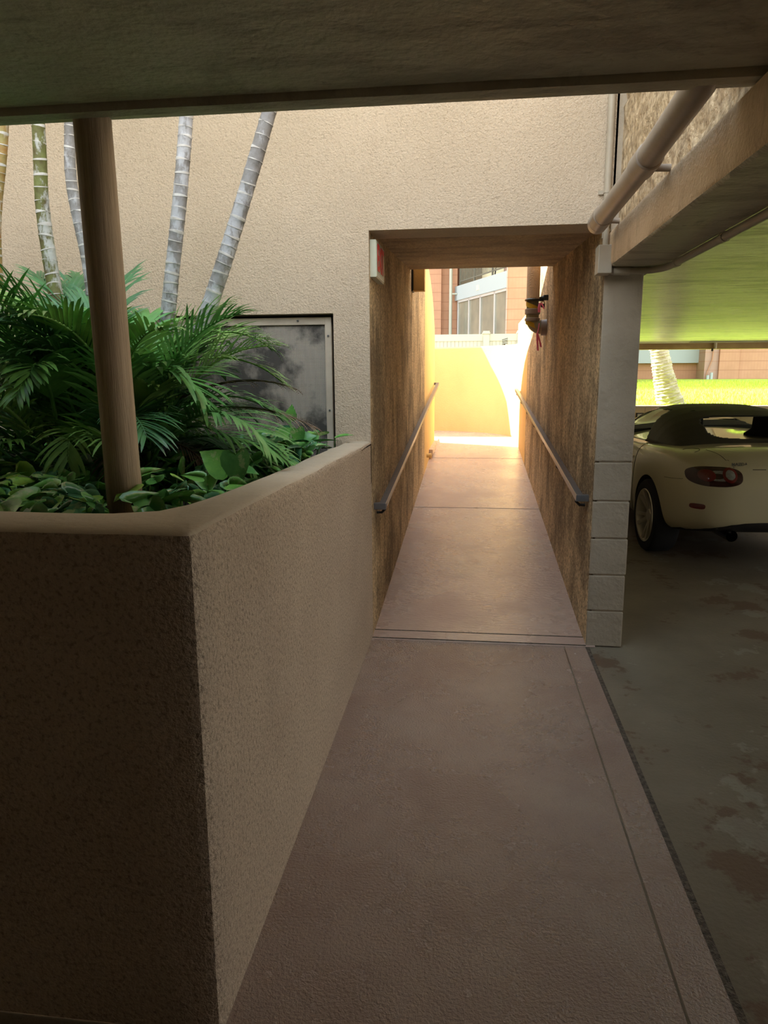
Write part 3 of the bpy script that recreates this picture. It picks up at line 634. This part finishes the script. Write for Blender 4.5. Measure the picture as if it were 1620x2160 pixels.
def frond_mesh(b, base, azim, length, lift, droop, nl=26, lw=.011, ll=.22, rnd=random, mats=1, fold=.35):
    """pinnate frond: arching rachis with paired tapering leaflets"""
    az = Vector((math.cos(azim), math.sin(azim), 0)); p = Vector(base); pts = [p.copy()]; N_ = 22; el = lift
    for i in range(N_):
        el -= droop/N_*(.4+1.2*i/N_)
        p = p + (az*math.cos(el)+Vector((0, 0, 1))*math.sin(el))*length/N_; pts.append(p.copy())
    b.tube(pts, [.007*(1-.8*i/N_)+.0012 for i in range(N_+1)], 5)
    side = az.cross(Vector((0, 0, 1)))
    for k in range(nl):
        f = .25+.75*k/(nl-1); i = min(N_-1, int(f*N_)); q = pts[i].lerp(pts[i+1], f*N_-i if f < 1 else 0)
        t_ = (pts[i+1]-pts[i]).normalized(); upv = side.cross(t_).normalized()
        if upv.z < 0: upv = -upv
        L_ = ll*(math.sin(math.pi*min(1, .18+.75*(f-.25)/.75+.0))**.6)*rnd.uniform(.85, 1.1)
        for s in (-1, 1):
            if rnd.random() < .04: continue
            d = (side*s*(1-.55*f)*1.0 + t_*(.55+.5*f) + upv*fold*rnd.uniform(.3, 1.2)).normalized()
            pp = q.copy(); prev = None; wv = d.cross(upv).normalized()
            seg = 5; dr = rnd.uniform(.5, 1.3)
            for j in range(seg+1):
                w_ = lw*(.35+1.0*math.sin(math.pi*min(1, (j+.6)/(seg+.9)))) if j < seg else .0006
                a_ = b.bm.verts.new(pp+wv*w_*.5); c_ = b.bm.verts.new(pp-wv*w_*.5)
                if prev: b.bm.faces.new((prev[0], a_, c_, prev[1]))
                prev = (a_, c_)
                d = (d+Vector((0, 0, -1))*.16*dr*(j+.5)/seg*1.6).normalized(); pp = pp+d*L_/seg
def frond(parent, base, azim, length, lift, droop, m, name='frond', **k):
    b = MB(); frond_mesh(b, base, azim, length, lift, droop, **k)
    me = bpy.data.meshes.new(name); b.bm.to_mesh(me); b.bm.free(); me.materials.append(m)
    for p in me.polygons: p.use_smooth = True
    o = bpy.data.objects.new(name, me); COL.objects.link(o); keep(o, parent); return o
for i, (lab, pts, rad, st, mt) in enumerate(canes):
    t = empty('palm_cane', pts[0], lab, 'palm', 'ringed palm canes in the planter')
    keep(ringed_trunk('stem', pts, rad, st, [mt, m_ring], amp=.05, n=20, jit=.03), t)
    if i == 0:
        for k in range(16):
            a = k/16*6.28; x, y = pts[0][0], pts[0][1]
            keep(MB().tube([(x+.035*math.cos(a), y+.035*math.sin(a), SZ+.13), (x+.055*math.cos(a), y+.055*math.sin(a), SZ+.06), (x+.075*math.cos(a), y+.075*math.sin(a), SZ-.01)], [.005, .007, .008], 6).build('root', bk_grey), t)
    for k in range(5):   # crown high above the view
        frond(t, pts[-1], k*1.26+i, 1.1, 1.0, 1.9, m_frond[k % 3], nl=22, ll=.3, lw=.02)
rnd = random.Random(11)
clump = empty('areca_palm', (-1.6, 2.75, SZ), 'bushy green areca palm clump with feathery fronds in the planter', 'palm')
cnt = 0
for k in range(54):
    a = rnd.uniform(0, 6.283); rr_ = rnd.uniform(0, .28)
    base = (-1.62+rr_*1.2*math.cos(a), 2.86+rr_*.7*math.sin(a), SZ)
    lift = rnd.uniform(.85, 1.5); L_ = rnd.uniform(.65, 1.2)
    if math.sin(a) > .3: L_ *= .8
    if math.cos(a) > .3: L_ *= .78
    frond(clump, base, a, L_, lift, rnd.uniform(1.1, 2.5), m_frond[rnd.choice([0, 0, 1, 1, 2])], nl=34, ll=rnd.uniform(.18, .28), lw=rnd.uniform(.007, .011), rnd=rnd)
for k in range(44):
    a = rnd.uniform(0, 6.283)
    frond(clump, (-1.8+rnd.random()*.5, 2.75+rnd.random()*.3, SZ+.1), a, rnd.uniform(.75, 1.12)*(.8 if math.cos(a) > .2 else 1), rnd.uniform(1.2, 1.54), rnd.uniform(.9, 1.9), m_frond[rnd.choice([0, 0, 1, 2])], nl=32, ll=rnd.uniform(.2, .29), lw=rnd.uniform(.008, .012), rnd=rnd)
# big glossy fronds facing the viewer, and dry ones against the grate
for (bs, az, L_, li, dr, mi, ll, lw) in [((-1.45, 2.75, 1.3), -.35, .62, 1.1, 2.3, 0, .25, .017), ((-1.5, 2.8, 1.3), .15, .85, .9, 1.7, 2, .2, .012), ((-1.45, 2.85, 1.15), .05, .80, .95, 1.8, 0, .2, .012),
      ((-1.75, 2.7, 1.3), 3.5, .8, 1.15, 1.9, 2, .25, .014), ((-1.85, 2.75, 1.2), 3.3, .9, .8, 1.7, 1, .24, .013), ((-1.6, 2.6, 1.3), -1.2, .5, 1.3, 2.0, 0, .22, .014), ((-1.4, 2.9, 1.4), .3, .7, 1.1, 1.9, 2, .2, .012), ((-1.5, 2.8, 1.1), -.2, .9, .55, 1.2, 0, .18, .012)]:
    frond(clump, bs, az, L_, li, dr, m_frond[mi], nl=28, ll=ll, lw=lw, rnd=rnd)
for (bs, az, L_, li, dr) in [((-1.35, 2.95, 1.35), .0, .65, .5, .9), ((-1.35, 2.95, 1.3), -.15, .75, .3, .8), ((-1.4, 2.9, 1.2), -.3, .45, .3, 1.8), ((-1.9, 2.6, 1.15), 3.6, .5, .5, 1.7), ((-1.5, 2.8, 1.2), -1.0, .4, .2, 1.5)]:
    frond(clump, bs, az, L_, li, dr, m_frond[3], 'dry_frond', nl=20, ll=.16, lw=.005, rnd=rnd, fold=.1)

# ------------------------------------------------------------------ pothos
def leaf(b, base, dirv, upv, size, cup=.15, mi=0):
    d = Vector(dirv).normalized(); s = d.cross(Vector(upv)).normalized(); u = s.cross(d)
    prof = [(0, .0), (-.13, .2), (-.1, .36), (.08, .46), (.32, .44), (.58, .30), (.8, .14), (1.06, .0)]
    mid = [(0, 0), (.0, 0), (.05, 0), (.15, 0), (.35, 0), (.58, 0), (.8, 0), (1., 0)]
    bm = b.bm
    def P_(a, w_): return Vector(base)+d*a*size + s*w_*size*.95 + u*size*(cup*abs(w_)*1.2 - .16*max(0, a-.2)**2)
    M_ = [bm.verts.new(P_(a, 0)) for a, _ in mid]
    for sg in (-1, 1):
        E_ = [bm.verts.new(P_(a, w_*sg)) for a, w_ in prof[1:-1]]
        for i in range(len(E_)-1):
            f = bm.faces.new((M_[i+1], M_[i+2], E_[i+1], E_[i])); f.material_index = mi; f.smooth = True
        f = bm.faces.new((M_[6], M_[7], E_[-1])); f.material_index = mi; f.smooth = True
        f = bm.faces.new((M_[0], M_[1], E_[0])); f.material_index = mi
def in_bed(x, y):
    if y < 1.58 or y > 3.8 or x > -.725: return False
    if x > -.9 and y < 2.0 and (x+.9)*1.2 > (y-1.54): return False
    return True
b = MB(); rnd = random.Random(5); n_ = 0
while n_ < 1500:
    x, y = rnd.uniform(-3.2, -.72), 1.58+rnd.random()**1.3*2.2
    if not in_bed(x, y): continue
    n_ += 1
    h = rnd.uniform(.03, .13)+.02*noise.noise((x*4, y*4, 1)); a = rnd.uniform(0, 6.283)
    if y < 1.7: a = rnd.uniform(-2.6, -.5)
    tilt = rnd.uniform(-.7, .35)
    d = (math.cos(a), math.sin(a), tilt); sz = rnd.uniform(.06, .125)
    if x > -.9 and y > 2.3: h += .03
    p = (x, y, SZ+h)
    leaf(b, p, d, (rnd.uniform(-.5, .5), rnd.uniform(-.9, .2), 1), sz, rnd.uniform(.05, .35), rnd.choice([0, 0, 1, 1, 2, 2, 3]))
    if rnd.random() < .3: b.tube([(x-.02, y, SZ-.01), p], .0022, 4, caps=False)
me = bpy.data.meshes.new('pothos_groundcover'); b.bm.to_mesh(me); b.bm.free()
for m_ in m_leafs: me.materials.append(m_)
o = bpy.data.objects.new('pothos_groundcover', me); COL.objects.link(o); tag(o, 'dense glossy variegated pothos leaves covering the planter bed', 'ground cover', kind='stuff')
def shoot(base, leaves, label):
    t = empty('pothos_shoot', base, label, 'plant')
    for (lp, d, u, sz, mi) in leaves:
        b = MB(); leaf(b, lp, d, u, sz, .2, 0); o = b.build('leaf', m_leafs[mi], smooth=False); keep(o, t)
        for p in o.data.polygons: p.use_smooth = True
        B0 = Vector(base); L0 = Vector(lp); keep(MB().tube([B0, B0.lerp(L0, .5)+Vector((0, 0, .015)), L0], [.0035, .003, .0025], 6).build('stalk', m_leafs[1]), t)
shoot((-.80, 2.30, SZ), [((-.765, 2.24, 1.245), (.12, -.25, -1), (0, -1, .3), .115, 0), ((-.80, 2.26, 1.19), (-.9, .1, .55), (.1, -.9, .5), .12, 1), ((-.78, 2.32, 1.18), (.9, -.1, -.1), (0, -.3, 1), .07, 0)], 'pothos shoot with one large hanging heart leaf over the planter rim')
shoot((-.82, 3.25, SZ), [((-.80, 3.22, 1.25), (.2, 0, -.9), (0, -1, 0), .08, 1), ((-.80, 3.22, 1.20), (.8, .1, .2), (0, -.8, .6), .09, 0), ((-.84, 3.22, 1.22), (-.8, .1, .2), (0, -.8, .6), .08, 1)], 'pothos shoot with three upright leaves at the far rim end by the grate')
shoot((-.86, 3.3, SZ), [((-.85, 3.3, 1.29), (.1, 0, 1), (0, -1, 0), .07, 1), ((-.86, 3.3, 1.22), (-.7, .1, .3), (0, -.9, .4), .08, 2)], 'tall thin pothos shoot reaching up against the grate')
shoot((-1.9, 1.95, SZ), [((-1.92, 1.92, 1.19), (-.6, -.6, .1), (0, -.6, 1), .13, 0), ((-1.84, 1.92, 1.17), (.8, -.4, -.1), (0, -.6, 1), .12, 2)], 'pothos shoot with broad leaves at the front left of the planter')
shoot((-1.2, 1.90, SZ), [((-1.19, 1.87, 1.15), (.3, -.8, -.3), (0, -.3, 1), .09, 3), ((-1.24, 1.88, 1.16), (-.8, -.5, -.1), (0, -.4, 1), .1, 1)], 'pothos shoot with a striped leaf resting on the front rim below the wooden pole')

# ------------------------------------------------------------------ car
car = empty('car', (0, 0, 0), 'cream two-seat convertible with black soft top parked beside the block wall end', 'car')
def smoothstep(a, b_, x): x = max(0, min(1, (x-a)/(b_-a))); return x*x*(3-2*x)
def lerp_table(tab, y):
    for (a, va), (c, vc) in zip(tab, tab[1:]):
        if y <= c:
            f = (y-a)/(c-a); f = f*f*(3-2*f) if False else f
            return [p+(q-p)*f for p, q in zip(va, vc)]
    return tab[-1][1]
# y: (halfwidth at waist, z_bottom, z_waist, z_shoulder, z_deck(center), inset of shoulder)
T = [(0.0, (.50, .40, .60, .74, .80)), (.04, (.66, .35, .60, .80, .865)), (.14, (.755, .31, .60, .84, .90)), (.32, (.82, .27, .58, .855, .92)), (.55, (.855, .22, .56, .865, .925)),
     (.80, (.868, .20, .56, .875, .92)), (1.1, (.86, .19, .54, .87, .91)), (1.5, (.835, .18, .52, .85, .90)), (2.1, (.82, .17, .52, .835, .89)), (2.7, (.83, .17, .52, .84, .89)),
     (3.0, (.85, .18, .54, .84, .86)), (3.25, (.855, .2, .54, .80, .82)), (3.55, (.82, .22, .52, .71, .76)), (3.8, (.72, .25, .50, .62, .67)), (3.95, (.56, .28, .48, .55, .58)), (4.0, (.42, .32, .46, .50, .52))]
def section(y):
    W, zb, zw, zs, zd = lerp_table(T, y)
    P_ = [(0, zb), (W*.5, zb), (W*.90, zb+.01), (W*.975, zb+.09), (W*.995, (zb+zw)/2+.04), (W, zw), (W*.985, zw+(zs-zw)*.45), (W*.955, zw+(zs-zw)*.78), (W*.89, zs), (W*.78, zs+.022), (W*.55, zd-.008), (W*.28, zd), (0, zd+.003)]
    return P_
ys = [0, .02, .05, .1, .17, .26, .38, .5, .62, .75, .9, 1.05, 1.2, 1.4, 1.7, 2.0, 2.3, 2.6, 2.8, 3.0, 3.15, 3.3, 3.45, 3.6, 3.72, 3.83, 3.92, 3.98, 4.0]
rows = []
for y in ys:
    s = section(y); full = [(-x, z) for x, z in s[::-1]][:-1] + s    # from top-left around bottom to top-right -> closed
    full = full[:-1] if full[0] == full[-1] else full
    left = [(-x, z) for x, z in s]; ring = s + left[::-1][1:-1]
    # rear face leans: upper part slightly forward, bumper sticks out
    rows.append([(x, y + (.10*smoothstep(.62, .92, z)*(1-smoothstep(0, .5, y)) if True else 0), z) for x, z in ring])
b = MB(); V = b.grid(rows, closed=True); b.bm.faces.new(V[0]); b.bm.faces.new(V[-1])
body = b.build('body', m_paint, smooth=True, sub=2)
# wheel wells by boolean
def cyl(y, s):
    return MB().tube([(s*.60, y, .305), (s*1.1, y, .305)], .345, 48).build('cut', m_gap)
cuts = [cyl(y, s) for y in (.80, 3.13) for s in (-1, 1)]
for c in cuts:
    q = body.modifiers.new('b', 'BOOLEAN'); q.object = c; q.operation = 'DIFFERENCE'; q.solver = 'EXACT'
bpy.context.view_layer.update(); dg = bpy.context.evaluated_depsgraph_get()
me = bpy.data.meshes.new_from_object(body.evaluated_get(dg)); body.modifiers.clear(); body.data = me
for c in cuts: bpy.data.objects.remove(c)
me.materials.clear(); me.materials.append(m_paint); me.materials.append(m_gap)
for p in me.polygons:
    c = p.center; r1 = math.hypot(c.y-.8, c.z-.305); r2 = math.hypot(c.y-3.13, c.z-.305)
    p.material_index = 1 if ((min(r1, r2) < .3455 and abs(c.x) < .86 and (abs(p.normal.x) < .5 or abs(c.x) < .62)) or p.normal.z < -.9 and c.z < .3) else 0
    p.use_smooth = True
me.set_sharp_from_angle(angle=R(35))
body.parent = car
bm = bmesh.new(); bm.from_mesh(me); bvh = BVHTree.FromBMesh(bm); bm.free()
def hit_rear(x, z, offset=.002):
    l, n, i, d = bvh.ray_cast(Vector((x, -1, z)), Vector((0, 1, 0)))
    return (l + n*offset) if l is not None else Vector((x, 0, z))
def hit_side(y, z, offset=.002):
    l, n, i, d = bvh.ray_cast(Vector((-2, y, z)), Vector((1, 0, 0)))
    return (l + n*offset) if l is not None else Vector((-.8, y, z))
def hit_top(x, y, offset=.002):
    l, n, i, d = bvh.ray_cast(Vector((x, y, 2)), Vector((0, 0, -1)))
    return (l + n*offset) if l is not None else Vector((x, y, .9))
def patch(outline, offset, proj, name, m, parent, rings=5, dome=0.):
    cx = sum(p[0] for p in outline)/len(outline); cz = sum(p[1] for p in outline)/len(outline)
    b = MB(); rows = []
    for k in range(rings+1):
        f = k/rings; rows.append([proj(cx+(x-cx)*max(f, .02), cz+(z-cz)*max(f, .02), offset+dome*(1-f*f)) for x, z in outline])
    rows.append([proj(x, z, -.004) for x, z in outline])
    V = b.grid(rows, closed=True); b.bm.faces.new(V[0]); return b.build(name, m, parent, smooth=True)
def superell(cx, cz, a, c, n=2.6, N_=40): return [(cx+a*math.copysign(abs(math.cos(2*math.pi*i/N_))**(2/n), math.cos(2*math.pi*i/N_)), cz+c*math.copysign(abs(math.sin(2*math.pi*i/N_))**(2/n), math.sin(2*math.pi*i/N_))) for i in range(N_)]
def pline(pts, proj, r, name, m, parent):
    P_ = []
    for (a, c), (d, e) in zip(pts, pts[1:]):
        for i in range(12): P_.append(proj(a+(d-a)*i/12, c+(e-c)*i/12, 0.0))
    P_.append(proj(*pts[-1], 0.0)); return MB().tube(P_, r, 6).build(name, m, parent)
for s in (-1, 1):
    tl = patch(superell(s*.585, .735, .172, .068, 2.8), .006, hit_rear, 'tail_light', m_lhouse, car, dome=.012)
    patch(superell(s*.505, .742, .048, .050, 2), .022, hit_rear, 'lens_ring', m_lens, tl, dome=.006)
    patch(superell(s*.505, .742, .030, .031, 2), .029, hit_rear, 'reverse_lens', m_lclear, tl, dome=.005)
    patch(superell(s*.565, .738, .075, .034, 3), .017, hit_rear, 'clear_lens', m_lclear, tl)
    patch(superell(s*.645, .738, .050, .040, 2), .020, hit_rear, 'brake_lens', m_lens, tl, dome=.006)
    patch(superell(s*.70, .515, .042, .020, 3.4, 24), .003, hit_rear, 'reflector', m_lens, car, dome=.004)
patch([(x, .365+(z-.365)) for x, z in [(-.66+i*.033, .300) for i in range(41)] + [(.66, .31), (.62, .335), (.55, .36), (.47, .385), (.38, .40), (.28, .405)] + [(.2-i*.05, .407) for i in range(9)] + [(-.28, .405), (-.38, .40), (-.47, .385), (-.55, .36), (-.62, .335), (-.66, .31)]], .004, hit_rear, 'diffuser', m_gap, car, rings=8)
patch(superell(0, .66, .34, .105, 3), -.0015, hit_rear, 'plate_recess', M('recess_paint', (.5, .43, .3), None, rough=.4), car, rings=8)
pl = patch([(x, z) for x, z in superell(0, .655, .152, .075, 12, 60)], .006, hit_rear, 'license_plate', M('plate_white', (.55, .53, .45), None, rough=.5), car, rings=8)
pline([(-.335, .79), (-.24, .79)], hit_rear, .0025, 'panel_seam', m_gap, car)
pline([(.335, .79), (.24, .79)], hit_rear, .0025, 'panel_seam', m_gap, car)
for s in (-1, 1):
    # trunk lid shut line
    pts = [hit_rear(s*.46, .80, 0), hit_rear(s*.48, .85, 0)] + [hit_top(s*(.49+.05*i/10), .13+.30*i/10, 0) for i in range(1, 11)]
    MB().tube([p for p in pts], .0022, 6).build('trunk_seam', m_gap, car)
    pline([(s*.77, .70), (s*.83, .68)], hit_rear, .0015, 'bumper_seam', m_gap, car)
fl = [(.50+.085*math.cos(a), -.63+.06*math.sin(a)) for a in [i*math.pi/14 for i in range(-3, 15)]]
MB().tube([hit_top(x, y, 0) for y, x in [(p[0], p[1]) for p in fl]], .0025, 6).build('fuel_door_seam', m_gap, car)
def hs(y, z, o_=0): return hit_side(y, z, o_)
pline([(1.32, .86), (1.28, .74), (1.24, .55), (1.26, .34), (1.3, .27)], hit_side, .003, 'door_seam', m_gap, car)
MB().tube([hit_side(1.40, .735, .004), hit_side(1.44, .74, .026), hit_side(1.58, .74, .026), hit_side(1.62, .735, .004)], .010, 10).build('door_handle', m_paint, car)
for s in (-1, 1):
    MB().tube([(s*.46, .03, .30), (s*.46, .30, .30)], .042, 20, caps=False).build('exhaust_tip', m_chrome, car)
# third brake light
MB().tube([hit_top(-.17+.34*i/10, .16, .008) for i in range(11)], [.004]+[.014]*9+[.004], 8).build('brake_light', m_lens, car)
me = text_mesh('MAZDA', .032, .001); me.materials.append(m_badge)
pb = hit_rear(-.42, .822, .004); me.transform(Matrix(((1.05, 0, 0, pb.x), (.08, .2, -1, pb.y-.006), (0, 1, .2, pb.z), (0, 0, 0, 1))))
o = bpy.data.objects.new('badge', me); COL.objects.link(o); o.parent = car
# cabin shell
cab = [(.66, .02, .60), (.72, .05, .64), (.80, .10, .665), (.90, .155, .68), (1.02, .215, .69), (1.16, .27, .70), (1.32, .315, .70), (1.5, .345, .70), (1.7, .357, .70), (1.9, .352, .70), (2.05, .335, .70), (2.2, .27, .69), (2.35, .20, .68), (2.5, .13, .665), (2.65, .06, .65), (2.75, .02, .64)]
NT = 96
def cab_pt(i, j):
    y, h, w_ = cab[i]; th = math.pi*j/NT; c_, s_ = math.cos(th), math.sin(th)
    ex = .62 if y < 2.1 else .5
    hh = max(0, s_)**ex; zz_ = .875 + h*.9*hh
    x = -w_*math.copysign(abs(c_)**.55, c_)*(1-.20*hh*min(1, h/.3)*(1-abs(c_)*0))
    return (x, y + .0, zz_)
# refine along y
def cab_interp(u):
    i = min(len(cab)-2, int(u)); f = u-i
    a, c = cab[i], cab[i+1]; return tuple(p+(q-p)*f for p, q in zip(a, c))
NU = 150; fine = [cab_interp(u*(len(cab)-1)/NU) for u in range(NU+1)]; cab = fine
verts = [[cab_pt(i, j) for j in range(NT+1)] for i in range(NU+1)]
groups = {'top': MB(), 'rearwin': MB(), 'sideL': MB(), 'sideR': MB(), 'wind': MB()}
def cls(c):
    x, y, z = c; h = z-.875
    if y > 2.12 and h > .0 and abs(x) < .60*(1-.35*h): return 'wind'
    if y < 1.4 and ((x/.36)**4 + ((z-1.035)/.082)**4) < 1: return 'rearwin'
    if abs(x) > .40 and 1.42 < y < 2.62 and .012 < h < .275-.30*max(0, y-2.0) and y > 1.42+h*.5: return 'sideL' if x < 0 else 'sideR'
    return 'top'
vm = {}
for i in range(NU):
    for j in range(NT):
        q = [verts[i][j], verts[i+1][j], verts[i+1][j+1], verts[i][j+1]]
        c = tuple(sum(p[k] for p in q)/4 for k in range(3)); g = cls(c); gb = groups[g]
        vs = []
        for (a, d) in ((i, j), (i+1, j), (i+1, j+1), (i, j+1)):
            if (g, a, d) not in vm: vm[(g, a, d)] = gb.bm.verts.new(verts[a][d])
            vs.append(vm[(g, a, d)])
        try: gb.bm.faces.new(vs)
        except ValueError: pass
st = groups['top'].build('soft_top', m_top, car, smooth=True); q = st.modifiers.new('s', 'SOLIDIFY'); q.thickness = .012; q.offset = -1
for g, nm in (('rearwin', 'rear_window'), ('sideL', 'side_window'), ('sideR', 'side_window'), ('wind', 'windshield')): groups[g].build(nm, m_cglass, st if g == 'rearwin' else car, smooth=True)
# chrome belt strip, mirrors, seats
MB().tube([(-.705, 1.40, .885), (-.71, 1.8, .882), (-.705, 2.3, .88), (-.67, 2.6, .88)], .008, 8).build('belt_trim', m_chrome, car)
for s in (-1, 1):
    mr = MB().tube([(s*.70, 2.42, .90), (s*.78, 2.38, .93), (s*.80, 2.36, .955), (s*.90, 2.36, .955), (s*.925, 2.37, .955)], [.015, .02, .05, .055, .03], 14).build('mirror', m_paint, car, smooth=True)
    b = MB(); b.tube([(s*.34, 1.42, .55), (s*.34, 1.38, .90), (s*.34, 1.37, .96), (s*.34, 1.37, 1.10), (s*.34, 1.39, 1.13)], [.20, .19, .13, .12, .06], 16, sx=.5)
    b.build('seat', m_seat, car, smooth=True)
MB().tube([(-.03, 2.28, 1.10), (.09, 2.28, 1.10)], .03, 12, sx=.6).build('rear_view_mirror', m_dark, car)
MB().box(-.62, .62, 2.28, 2.7, .86, .905).build('dashboard', m_seat, car)
# wheels
def wheel(x, y, s):
    wh = bpy.data.objects.new('wheel', None); COL.objects.link(wh); wh.parent = car; wh.location = (x, y, .307)
    prof = [(.225, -.10), (.25, -.105), (.29, -.10), (.305, -.08), (.307, -.03), (.307, .03), (.305, .08), (.29, .10), (.25, .105), (.225, .10)]
    b = MB(); b.grid([[(s*o_, r_*math.cos(a*math.pi/28), r_*math.sin(a*math.pi/28)) for a in range(56)] for r_, o_ in prof], closed=True); b.build('tyre', m_tyre, wh, smooth=True)
    b = MB(); pr = [(.228, .095), (.222, .105), (.212, .10), (.205, .07), (.20, -.08), (.228, -.09)]
    b.grid([[(s*o_, r_*math.cos(a*math.pi/28), r_*math.sin(a*math.pi/28)) for a in range(56)] for r_, o_ in pr], closed=True)
    for k in range(10):
        a = 2*math.pi*k/10 + (.10 if k % 2 else -.10); c_, s_ = math.cos(a), math.sin(a); n_ = (-s_, c_)
        P_ = []
        for r_, w_, o_ in ((.035, .016, .055), (.12, .013, .075), (.215, .017, .098)):
            P_.append([(s*(o_+dd), r_*c_+n_[0]*w_*e, r_*s_+n_[1]*w_*e) for e, dd in ((-1, -.02), (-1, 0), (1, 0), (1, -.02))])
        b.grid(P_, closed=True)
    b.tube([(s*.03, 0, 0), (s*.068, 0, 0), (s*.072, 0, 0)], [.055, .05, .03], 20)
    b.build('rim', m_rim, wh, smooth=True)
    MB().tube([(-s*.02, 0, 0), (s*.0, 0, 0)], .19, 28).build('brake_disc', m_gap, wh)
for x, y, s in ((-.765, .80, -1), (.765, .80, 1), (-.765, 3.13, -1), (.765, 3.13, 1)): wheel(x, y, s)
car.location = (2.38, 5.40, 0); car.rotation_euler = (0, 0, R(4))
